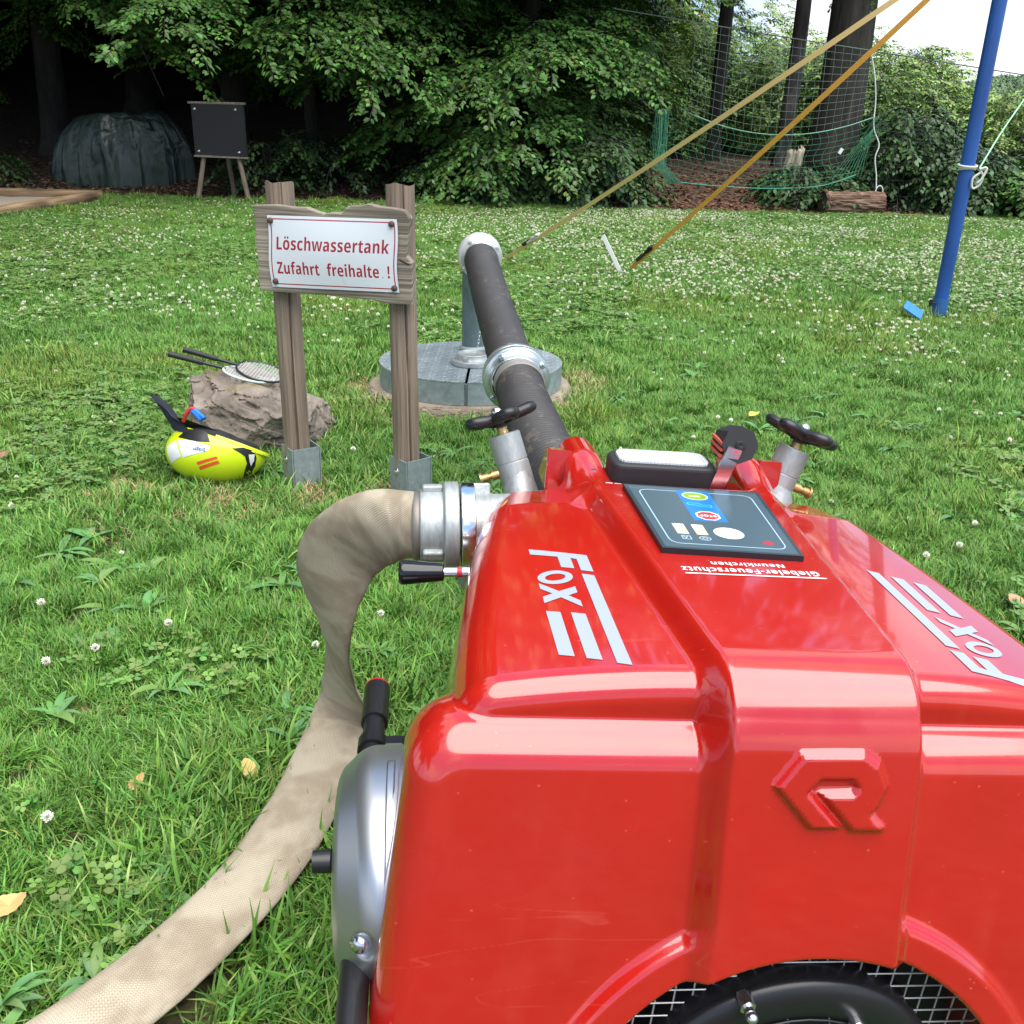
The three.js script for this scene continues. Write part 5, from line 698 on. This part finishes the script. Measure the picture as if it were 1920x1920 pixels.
for (const [i, a, b, tw, l] of [[0, [-1.315, 0.335, -3.60], [-0.905, 0.235, -3.60], 0.0, 'black badminton racket lying across the boulder, the longer reaching one'], [1, [-1.27, 0.345, -3.64], [-0.905, 0.252, -3.62], 0.15, 'second black badminton racket lying behind the first on the boulder']]) {
  const t = thing('badminton_racket', l, 'racket', a, 0, 'rackets on the boulder'), d = V(b[0] - a[0], b[1] - a[1], b[2] - a[2]), L = 0.62; t.quaternion.setFromUnitVectors(V(1, 0, 0), d.normalize()); t.rotateX(tw); t.scale.setScalar(0.8);
  part(t, 'grip', [rod([0, 0, 0], [0.16, 0, 0], 0.0135, 0.0125), rod([-0.004, 0, 0], [0, 0, 0], 0.0145, 0.0145)], M.blackSoft); part(t, 'shaft', rod([0.16, 0, 0], [0.27, 0, 0], 0.008, 0.007), M.black);
  const ring = []; for (let k = 0; k <= 40; k++) { const q = k / 40 * 6.2832; ring.push(V(0.38 - 0.12 * Math.cos(q), 0, 0.098 * Math.sin(q))); }
  part(t, 'head_frame', tube(ring, 0.0055, 60, 8, true), i ? M.black : std(lin(0.5, 0.58, 0.56), 0.35)); const st = []; for (let k = -7; k <= 7; k++) { const x = k * 0.0155, w = 0.098 * Math.sqrt(Math.max(0, 1 - (x / 0.12) ** 2)); st.push(rod([0.38 + x, 0, -w], [0.38 + x, 0, w], 0.0009, 0.0009, 4)); const z = k * 0.0125, u = 0.12 * Math.sqrt(Math.max(0, 1 - (z / 0.098) ** 2)); st.push(rod([0.38 - u, 0.001, z], [0.38 + u, 0.001, z], 0.0009, 0.0009, 4)); } part(t, 'strings', st, std(lin(0.7, 0.72, 0.7), 0.5));
}
{ // helmet lying on its crown, its front to the right
  const t = thing('fire_helmet', 'neon yellow fire helmet lying upside down in front of the boulder', 'helmet', [-1.02, 0.011, -3.075], 0.0); t.rotation.x = -0.45;
  const E = (x, y, z) => { // crown ellipsoid tilted, then cut along the sloping rim
    const k = hyp((x - 0.003) / 0.17, (y - 0.108) / 0.11, z / 0.118); return (k - 1) * 0.11; };
  const rim = (x) => 0.205 - 0.33 * (x + 0.15) + 0.10 * sstep(-0.12, -0.16, x) * 0; // height of the rim along the helmet
  const shell = (x, y, z) => { let d = E(x, y, z); d = Math.max(d, -(d + 0.012)); d = rmax(d, (y - rim(x)) * 0.95, 0.004); 
    // peak over the face, reaching out to the right
    const px = x - 0.12, pk = Math.max(hyp((x - 0.02) / 0.165, z / 0.1) * 0.1 - 0.1, Math.abs(y - (0.118 - 0.30 * px)) - 0.006 - 0.004 * (1 - clamp((x) / 0.2, 0, 1)), 0.03 - x); d = rmin(d, rmax(pk, hyp(x / 0.15, z / 0.105) < 0.82 ? 0.01 : -0.02, 0.004), 0.006); return d; };
  const yellow = phys(lin(0.62, 0.78, 0.012), 0.35, { clearcoat: 0.7, clearcoatRoughness: 0.12 });
  part(t, 'shell', sdfMesh(shell, [-0.2, -0.02, -0.14], [0.24, 0.26, 0.14], 0.0034), yellow);
  const front = (x, y, off = 0.0012) => { let z = 0.15; for (let i = 0; i < 50; i++) { const d = E(x, y, z); if (d < 1e-4 || z < 0.012) break; z -= Math.max(d * 0.8, 2e-4); } z = Math.max(z, 0.01); return [x, y, z + off]; };
  const band = (n, pts, m, off) => part(t, n, drape([poly(pts)], 0.012, (x, y) => front(x, y, off)), m);
  const P = (a, b) => [(-1.02 * 0) + (a - 412) / 560, (908 - b) / 560 * 1.03]; // sketch units of 1/560 m
  const ref = std(lin(0.70, 0.72, 0.74), 0.4), org = std(lin(0.75, 0.09, 0.03), 0.5);
  band('reflective_band', [P(331, 846), P(353, 836), P(366, 866), P(341, 876), P(334, 862)], ref, 0.0012);
  band('reflective_band', [P(357, 835), P(392, 838), P(424, 848), P(418, 856), P(370, 868)], ref, 0.0012);
  band('side_vent', [P(356, 830), P(372, 814), P(404, 817), P(414, 822), P(422, 840), P(395, 839)], M.black, 0.0016);
  band('stripe', [P(396, 876), P(434, 865), P(436, 869), P(398, 881)], org, 0.0014); band('stripe', [P(399, 884), P(436, 872), P(439, 877), P(401, 889)], org, 0.0014);
  band('front_trim', [P(462, 850), P(478, 846), P(496, 850), P(499, 862), P(495, 876), P(486, 888), P(470, 899), P(478, 886), P(484, 874), P(482, 862), P(474, 856)], M.black, 0.0025);
  { const sh = font.generateShapes('Dräger', 0.0115); part(t, 'maker_lettering', drape(sh, 0.01, (a, b) => { const X = 0.004 - a * 0.82, Y = 0.1045 - b + 0.0 - 0.05 * X; return front(X, Y, 0.002); }), std(lin(0.02, 0.06, 0.30), 0.5)); }
  part(t, 'peak_reflector', drape([poly([P(488, 858), P(497, 856), P(495, 868), P(489, 878)])], 0.01, (x, y) => front(x, y, 0.0045)), std(lin(0.72, 0.72, 0.70), 0.4));
  part(t, 'lining', sdfMesh((x, y, z) => { let d = E(x, y, z) + 0.014; d = Math.max(d, -(d + 0.02)); return rmax(d, (y - rim(x) - 0.022 - 0.012 * noise3(x * 30, z * 30, 2)) * 0.95, 0.006); }, [-0.2, 0.02, -0.14], [0.2, 0.28, 0.14], 0.005), std(lin(0.014, 0.014, 0.018), 0.85));
  part(t, 'neck_cloth', grid(26, 16, (u, v) => { const a = lerp(-1.5, 1.5, u), r = 0.13 + 0.03 * v, x = -0.045 - Math.cos(a) * (r * 0.8) - 0.05 * v, y = rim(x + 0.02) - 0.015 + v * (0.10 + 0.03 * Math.cos(a * 2)) - 0.03 * v * v, z = Math.sin(a) * r * 0.72 * (1 - 0.1 * v); return [x + 0.008 * Math.sin(a * 7) * v, y + 0.004 * Math.sin(a * 5 + v * 4), z + 0.006 * Math.sin(a * 9) * v]; }), phys(lin(0.014, 0.016, 0.03), 0.8, { side: THREE.DoubleSide, sheen: 0.3 }));
  part(t, 'neck_cloth_lining', grid(20, 6, (u, v) => { const a = lerp(-1.2, 1.2, u); return [-0.045 - Math.cos(a) * 0.10 * (1 - v * 0.6) + 0.14 * v, rim(-0.05) + 0.03 - 0.055 * v + 0.01 * Math.sin(u * 9), Math.sin(a) * 0.085]; }), phys(lin(0.012, 0.013, 0.02), 0.85, { side: THREE.DoubleSide }));
  const cl = box(0.052, 0.024, 0.02, 0, 0, 0, 0.007); cl.rotateZ(-0.75); cl.translate(-0.038, 0.222, 0.085); part(t, 'buckle', [cl, box(0.02, 0.012, 0.022, 0, 0, 0, 0.004).rotateZ(-0.75).translate(-0.02, 0.214, 0.088)], std(lin(0.01, 0.16, 0.62), 0.35));
  part(t, 'chin_strap', tube([[-0.09, 0.20, 0.07], [-0.075, 0.225, 0.085], [-0.06, 0.24, 0.09], [-0.045, 0.238, 0.088]], 0.007, 16, 8), std(lin(0.5, 0.03, 0.04), 0.6));
  const cl2 = std(lin(0.6, 0.16, 0.05), 0.5); part(t, 'inner_label', box(0.06, 0.002, 0.022, 0.055, 0.116, 0.092, 0.0008).rotateZ(-0.08), cl2);
}

// ---------- blue pole, straps, stake ----------
{
  const blue = phys(lin(0.012, 0.10, 0.42), 0.38, { clearcoat: 0.3, clearcoatRoughness: 0.3, map: tex(128, 512, (u, v) => { const n = tileN(u, v, 4, 10, 95, 4), k = 0.85 + 0.3 * (n - 0.5); return [k, k, k]; }) });
  const p = thing('volleyball_pole', 'tall blue metal pole standing in the lawn with a cord tied on', 'pole', [2.95, 0, -6.79]);
  part(p, 'tube', rod([0, -0.05, 0], [0.028, 2.5, 0], 0.047, 0.046, 32), blue);
  part(p, 'sleeve', rod([0, 0, 0], [0.002, 0.14, 0], 0.0505, 0.0505, 32), std(lin(0.02, 0.10, 0.30), 0.5));
  part(p, 'clamp_screw', [rod([-0.04, 0.11, 0.03], [-0.085, 0.112, 0.035], 0.006), rod([-0.08, 0.09, 0.035], [-0.08, 0.135, 0.035], 0.012)], M.black);
  const pl = single('ground_plate', 'small blue metal plate lying in the grass at the foot of the blue pole', 'metal plate', new RoundedBoxGeometry(0.14, 0.012, 0.1, 2, 0.004), phys(lin(0.03, 0.20, 0.60), 0.4, {})); pl.position.set(2.72, 0.075, -6.66); pl.rotation.set(0.45, -0.5, -0.35);
  const rope = std(lin(0.55, 0.62, 0.52), 0.8), c = thing('tied_rope', 'pale green cord knotted to the blue pole and running up to the right', 'cord', [0, 0, 0]);
  part(c, 'line', tube([[3.02, 0.995, -6.735], [3.4, 1.22, -7.35], [3.9, 1.52, -8.1], [4.8, 2.05, -9.5]], 0.006, 30, 6), std(lin(0.30, 0.52, 0.36), 0.7));
  const kn = []; for (let k = 0; k < 3; k++) { const t = new THREE.TorusGeometry(0.052 + 0.003 * k, 0.007, 8, 30); t.rotateX(Math.PI / 2 + 0.15 * (k - 1)); t.translate(2.963, 0.985 + 0.013 * k, -6.79); kn.push(t); } part(c, 'knot', [...kn, tube([[3.02, 0.99, -6.735], [3.05, 0.95, -6.73], [3.035, 0.89, -6.73], [3.0, 0.87, -6.735], [2.99, 0.93, -6.735], [3.03, 0.97, -6.73]], 0.008, 30, 7), tube([[3.02, 0.99, -6.73], [3.06, 1.0, -6.72], [3.04, 0.93, -6.72], [3.02, 0.905, -6.725]], 0.008, 20, 7)], std(lin(0.6, 0.6, 0.55), 0.8));
  const web = std(lin(0.90, 0.42, 0.07), 0.75, 0, { bumpMap: tex(64, 64, (u, v) => 0.5 + 0.5 * Math.sin(v * 6.2832 * 16), { srgb: false, repeat: [1, 40] }), bumpScale: 0.001 }), webPale = std(lin(0.90, 0.60, 0.26), 0.75);
  const top = V(2.978, 2.44, -6.79);
  const strap = (label, A, mat, at, dark) => {
    const t = thing('tension_strap', label, 'strap', [0, 0, 0], 0, 'orange guy straps of the blue pole'), a = V(...A), d = top.clone().sub(a), L = d.length(); d.normalize();
    const side = V().crossVectors(d, V(0, 1, 0.25)).normalize(), n = V().crossVectors(side, d).normalize();
    part(t, 'webbing', grid(2, 60, (u, v) => { const q = a.clone().addScaledVector(d, v * L), w = (u - 0.5) * 0.038, tw = 0.5 * Math.sin(v * 3 + 1); const s2 = n.clone().multiplyScalar(Math.cos(tw)).addScaledVector(side, Math.sin(tw)); return [q.x + s2.x * w, q.y + s2.y * w - 0.03 * Math.sin(v * 3.14), q.z + s2.z * w]; }), Object.assign(mat, { side: THREE.DoubleSide }));
    const g = new THREE.Group(); g.name = 'ratchet'; g.position.copy(a.clone().addScaledVector(d, at)); g.position.y -= 0.005; g.quaternion.setFromRotationMatrix(new THREE.Matrix4().makeBasis(d, n, side)); t.add(g);
    part(g, 'ratchet_frame', [box(0.16, 0.018, 0.008, 0.02, 0.012, 0.03, 0.003), box(0.16, 0.018, 0.008, 0.02, 0.012, -0.03, 0.003), rod([0.06, 0.015, -0.034], [0.06, 0.015, 0.034], 0.022), rod([0.02, 0.015, -0.034], [0.02, 0.015, 0.034], 0.018)], dark ? M.black : std(lin(0.7, 0.68, 0.64), 0.4, 0.4)); part(g, 'ratchet_handle', [box(0.1, 0.03, 0.06, -0.07, 0.018, 0, 0.008)], M.blackSoft);
  };
  strap('upper orange strap with a pale ratchet, anchored behind the standpipe', [-0.145, 0.02, -9.3], webPale, 0.42, false);
  strap('lower orange strap with a black ratchet, anchored at the white stake', [0.99, 0.02, -8.8], web, 0.26, true);
  const s = thing('ground_stake', 'white perforated metal stake driven slanting into the lawn', 'stake', [0.921, 0, -8.59]); const hole = []; const g = new THREE.ExtrudeGeometry(poly([[0, 0], [0.036, 0], [0.036, 0.005], [0.005, 0.005], [0.005, 0.036], [0, 0.036]]), { depth: 0.47, bevelEnabled: false }); g.translate(-0.018, -0.018, -0.06); g.applyQuaternion(new THREE.Quaternion().setFromUnitVectors(V(0, 0, 1), V(-0.18, 0.337, -0.21).normalize())); part(s, 'angle_bar', g, std(lin(0.72, 0.74, 0.72), 0.5));
  const d = V(-0.18, 0.337, -0.21).normalize(); for (let k = 0; k < 14; k++) { const q = d.clone().multiplyScalar(0.05 + k * 0.026); part(s, 'ridge', sphere(0.006, q.x + 0.006, q.y, q.z + 0.019, 1.6, 0.5, 0.6, 8), std(lin(0.6, 0.62, 0.6), 0.5)); }
}

// ---------- easel board, tarpaulin, sandpit, log, stump ----------
{
  const t = thing('easel_board', 'black board screwed on a wooden easel at the edge of the wood', 'board', [-4.78, 0, -16.3]);
  part(t, 'board', box(0.81, 0.76, 0.03, 0, 1.066, 0.02, 0.006), std(lin(0.02, 0.02, 0.022), 0.75)); part(t, 'board_edge', box(0.03, 0.74, 0.04, 0.405, 1.06, -0.01), std(lin(0.02, 0.035, 0.03), 0.7));
  for (const [x, y] of [[-0.35, 1.37], [0.29, 1.37], [-0.34, 0.75], [0.3, 0.74]]) part(t, 'screw', latheAt([[0.02, 0], [0.016, 0.006], [0, 0.008]], [x, y, 0.036], [0, 0, 1], 12), M.steel);
  const leg = (a, b) => part(t, 'leg', mapUV(rod(a, b, 0.04, 0.035, 10), 1, 2), postWood); leg([-0.42, 0, 0.05], [-0.2, 1.05, -0.05]); leg([0.41, -0.02, 0.05], [0.2, 1.05, -0.05]); leg([0.0, 0.0, -0.6], [0.0, 1.5, -0.08]);
  part(t, 'top_rail', mapUV(box(0.9, 0.035, 0.08, 0, 1.462, 0, 0.005), 2, 1), greyWood); part(t, 'tray', mapUV(box(0.86, 0.03, 0.1, 0.0, 0.67, 0.02, 0.005).rotateZ(-0.02), 2, 1), greyWood);
}
{
  const t = thing('tarp_pile', 'heap covered by a dark green grey tarpaulin under the beeches', 'tarpaulin', [-7.02, 0, -18.1]);
  const tarp = phys(lin(0.025, 0.042, 0.034), 0.36, { side: THREE.DoubleSide, clearcoat: 0.25, clearcoatRoughness: 0.3, bumpMap: tex(256, 256, (u, v) => tileN(u, v, 12, 5, 97, 5), { srgb: false }), bumpScale: 0.05 });
  part(t, 'tarpaulin', grid(220, 60, (u, v) => {
    const a = u * 6.2832, c = Math.cos(a), q = Math.sin(a), ph = v * 1.5708, n = noise3(c * 2.2 + 5, q * 2.2, 1), rid = k => 1 - Math.abs(Math.sin(a * k + 3 * n + 1.4 * v)), fold = 0.9 * Math.pow(rid(4.5), 1.4) + 0.5 * Math.pow(rid(8.3), 1.6) - 0.45 + 0.9 * (fbm(c * 5, v * 2.5, q * 5, 3) - 0.5);
    const left = sstep(0.2, -1, c), r = (1.0 + 0.12 * left) * Math.pow(Math.sin(ph), lerp(0.5, 0.8, left)) + 0.17 * fold * sstep(0.2, 0.8, v);
    const hi = 1.28 + 0.42 * (fbm(c * v * 3.5 + 2, 4, q * v * 3.5, 3) - 0.5), y = hi * Math.pow(Math.max(0, Math.cos(ph)), lerp(0.45, 0.9, left)) + 0.03 + 0.09 * Math.max(0, Math.sin(a * 2.5 + 1)) * sstep(0.8, 1, v);
    return [c * r * 1.12, y, q * r * 0.66, u * 5, v * 2]; }, true), tarp);
  part(t, 'covered_heap', sphere(0.7, 0, 0.45, 0, 1.15, 0.9, 0.55, 24), M.blackSoft);
}
{
  const s = thing('sandpit', 'sandpit edged with round timber boards at the left side of the lawn', 'sandpit', [-6.5, 0, -12]);
  const tim = (n, g) => part(s, n, g, std(lin(1, 1, 1), 0.85, 0, { map: woodTex(99, [0.38, 0.30, 0.22], [0.68, 0.57, 0.43], 10, 2), bumpMap: woodBump, bumpScale: 0.006 }));
  tim('timber', mapUV(rod([0.02, 0.06, 1.5], [-0.14, 0.06, -3.85], 0.085, 0.085, 20), 1, 3)); tim('timber', mapUV(rod([-0.1, 0.06, -3.9], [-4.2, 0.06, -3.9], 0.085, 0.085, 20), 1, 3));
  part(s, 'sand', grid(20, 20, (u, v) => [-4.2 + 4.15 * u, 0.02 + 0.05 * (fbm(u * 6, 2, v * 6, 3) - 0.3), 1.5 - 5.35 * v, u * 4, v * 4]), std(lin(0.42, 0.36, 0.28), 0.95));
}
{
  const barkR = std(lin(1, 1, 1), 0.95, 0, { map: barkMap(17, [0.26, 0.19, 0.15], [0.62, 0.50, 0.42], 12, 4), bumpMap: barkBump, bumpScale: 0.06 });
  const l = thing('log', 'thick sawn log with furrowed bark lying at the lawn edge', 'log', [5.48, 0.19, -16.62], 0.12);
  part(l, 'bark', mapUV(grid(130, 70, (u, v) => { const a = u * 6.2832, x = (v - 0.5) * 1.0, f = Math.abs(noise3(x * 3.2, a * 2.2, 1) + 0.6 * noise3(x * 7, Math.cos(a) * 7, Math.sin(a) * 7) - 0.8), k = 0.185 * (1 + 0.10 * (fbm(x * 2, Math.cos(a) * 2, Math.sin(a) * 2, 3) - 0.5) + 0.30 * (f - 0.3) + 0.05 * (Math.abs(noise3(x * 5, a * 9, 3) - 0.5) * 2 - 0.5)); return [x, Math.cos(a) * k, Math.sin(a) * k]; }, true), 3, 1), barkR);
  const end = (x, m) => { const g = new THREE.CircleGeometry(0.178, 32); g.rotateY(x < 0 ? -Math.PI / 2 : Math.PI / 2); g.translate(x, 0, 0); part(l, 'sawn_end', g, m); }; end(-0.497, std(lin(0.06, 0.04, 0.03), 0.95)); end(0.497, std(lin(0.30, 0.22, 0.15), 0.9));
  part(l, 'end_collar', mapUV(grid(40, 6, (u, v) => { const a = u * 6.2832, k = 0.17 + 0.03 * Math.sin(v * 3.14) + 0.02 * noise3(Math.cos(a) * 3, Math.sin(a) * 3, 4); return [-0.46 - 0.06 * v, Math.cos(a) * k, Math.sin(a) * k]; }, true), 3, 0.3), barkR);
  const s = thing('tree_stump', 'pale broken tree stump on the earth bank behind the net', 'stump', [4.72, groundH(4.72, -18) - 0.02, -18]);
  part(s, 'wood', mapUV(grid(40, 24, (u, v) => { const a = u * 6.2832, top = 0.56 + 0.2 * noise3(Math.cos(a) * 2.2, Math.sin(a) * 2.2, 3) + 0.03 * noise3(a * 6, 1, 1), y = v * top, k = (0.16 + 0.10 * Math.exp(-y * 7) * (0.6 + 0.7 * Math.sin(a * 3 + 1)) - 0.02 * v + 0.02 * noise3(a * 3, y * 3, 0)) * (v > 0.97 ? 0.5 : 1); return [Math.cos(a) * k + 0.14 * y, y, Math.sin(a) * k]; }, true), 2, 0.8), std(lin(1, 1, 1), 0.9, 0, { map: woodTex(103, [0.42, 0.38, 0.30], [0.80, 0.77, 0.68], 8, 2), bumpMap: barkBump, bumpScale: 0.03, side: THREE.DoubleSide }));
}

// ---------- nets ----------
{
  const cord = (pts, r) => { const P = [], I = []; for (let k = 0; k < pts.length; k++) { const a = pts[Math.max(0, k - 1)], b = pts[Math.min(pts.length - 1, k + 1)], d = V(b[0] - a[0], b[1] - a[1], b[2] - a[2]).normalize(), s = Math.abs(d.y) > 0.7 ? V(1, 0, 0) : V(0, 1, 0), e = V(0, 0, 1); for (const [p, q] of [[1, 0], [-0.5, 0.87], [-0.5, -0.87]]) P.push(pts[k][0] + (s.x * p) * r, pts[k][1] + s.y * p * r, pts[k][2] + e.z * q * r); if (k) { const o = (k - 1) * 3; for (let j = 0; j < 3; j++) { const j2 = (j + 1) % 3; I.push(o + j, o + j2, o + 3 + j, o + j2, o + 3 + j2, o + 3 + j); } } } const g = new THREE.BufferGeometry(); g.setAttribute('position', new THREE.Float32BufferAttribute(P, 3)); g.setIndex(I); g.computeVertexNormals(); return g; };
  const net = (f, nu, nv, su, sv, r) => { const l = []; for (let i = 0; i <= nu; i++) { const p = []; for (let k = 0; k <= sv; k++) p.push(f(i / nu, k / sv)); l.push(cord(p, r)); } for (let j = 0; j <= nv; j++) { const p = []; for (let k = 0; k <= su; k++) p.push(f(k / su, j / nv)); l.push(cord(p, r)); } return l; };
  const topY = x => 2.9 - 0.118 * (x - 1.9);
  const back = thing('ball_net', 'tall dark ball stop net stretched behind the lawn on the right', 'net', [0, 0, 0]);
  const bn = part(back, 'netting', net((u, v) => { const x = lerp(5.7, 9.6, u); return [x, lerp(topY(x), 0.05, v), -16.9 + 0.03 * Math.sin(u * 20) * v - (x > 6 ? 0 : 0)]; }, 30, 19, 30, 20, 0.0028), std(lin(0.04, 0.06, 0.05), 0.8)); bn.userData.kind = 'stuff';
  part(back, 'top_rope', tube([[1.4, topY(1.4) + 0.02, -16.9], [4, topY(4), -16.9], [7, topY(7), -16.9], [9.7, topY(9.7), -16.9]], 0.009, 40, 6), std(lin(0.08, 0.10, 0.09), 0.8));
  const mid = thing('ball_net', 'pale green wide meshed net hanging before the slender trunks', 'net', [0, 0, 0]);
  const lowE = x => 1.20 + 0.30 * Math.pow((x - 4.2) / 1.5, 2);
  const mn = part(mid, 'netting', net((u, v) => { const x = lerp(2.7, 5.72, u); return [x, lerp(topY(x), lowE(x), v), -16.88 + 0.05 * Math.sin(u * 9 + v * 3)]; }, 23, 12, 40, 16, 0.0026), std(lin(0.16, 0.24, 0.19), 0.8)); mn.userData.kind = 'stuff';
  part(mid, 'edge_rope', tube([2.8, 3.3, 3.8, 4.3, 4.8, 5.3, 5.72].map(x => [x, lowE(x), -16.86]), 0.009, 40, 6), std(lin(0.22, 0.48, 0.34), 0.8));
  const low = thing('ball_net', 'green sagging net gathered in folds between bank and log', 'net', [0, 0, 0]);
  const ln = part(low, 'netting', net((u, v) => { const x = lerp(2.15, 5.72, u), g = 1 - Math.pow(Math.abs(u * 2 - 1), 6), sag = 0.42 + 0.22 * Math.pow((x - 4) / 1.8, 2) + (u > 0.94 ? (u - 0.94) * 14 : 0); return [x + 0.05 * Math.sin(v * 9), lerp(u < 0.1 ? 1.5 : lowE(x), Math.max(0.35, sag), v), -16.83 + 0.12 * Math.sin(u * 26) * v + 0.1 * v]; }, 28, 9, 70, 20, 0.0026), std(lin(0.06, 0.22, 0.13), 0.8)); ln.userData.kind = 'stuff';
  const fold = []; for (let k = 0; k < 26; k++) { const x = 2.16 + 0.22 * hash3(k, 1, 2), w = 0.08 * (hash3(k, 3, 3) - 0.5); fold.push(cord([[x, 1.55, -16.8], [x + w, 1.1, -16.76 + w], [x - w, 0.7, -16.74], [x + 0.3 + w, 0.42, -16.7]], 0.004)); } for (let k = 0; k < 9; k++) { const e = 5.1 + 0.06 * k; fold.push(cord([[5.72, 1.34, -16.84], [lerp(5.72, e, 0.5), 0.98, -16.8], [e, 0.55 + 0.05 * hash3(k, 2, 1), -16.72]], 0.004)); } part(low, 'gathered_cords', fold, std(lin(0.07, 0.30, 0.17), 0.8)).userData.kind = 'stuff'; part(low, 'edge_rope', tube([[2.4, 0.46, -16.72], [3.2, 0.40, -16.7], [4.2, 0.38, -16.7], [5.0, 0.45, -16.7], [5.5, 0.62, -16.72]], 0.008, 30, 6), std(lin(0.08, 0.36, 0.25), 0.8));
  const t = single('net_tag', 'small white tag hanging in the green net', 'tag', box(0.055, 0.09, 0.004).rotateZ(-0.5), std(lin(0.7, 0.72, 0.7), 0.6)); t.position.set(5.2, 0.98, -16.72);
  const r = thing('hanging_rope', 'white rope hanging from the net top down to a loop at the log', 'rope', [0, 0, 0]);
  part(r, 'rope', tube([[5.5, topY(5.5), -16.87], [5.62, 2.1, -16.86], [5.69, 1.75, -16.86], [5.72, 1.34, -16.84], [5.84, 1.08, -16.82], [5.8, 0.9, -16.8], [5.86, 0.6, -16.78], [5.88, 0.42, -16.76]], 0.011, 60, 7), std(lin(0.62, 0.64, 0.6), 0.8)); const lp = []; for (let k = 0; k <= 12; k++) { const a = k / 12 * 3.5 - 0.2; lp.push([5.93 - 0.06 * Math.cos(a) , 0.36 + 0.10 * Math.sin(a), -16.74]); } part(r, 'loop', tube(lp, 0.011, 30, 7), std(lin(0.62, 0.64, 0.6), 0.8));
}
renderer.render(scene, camera);
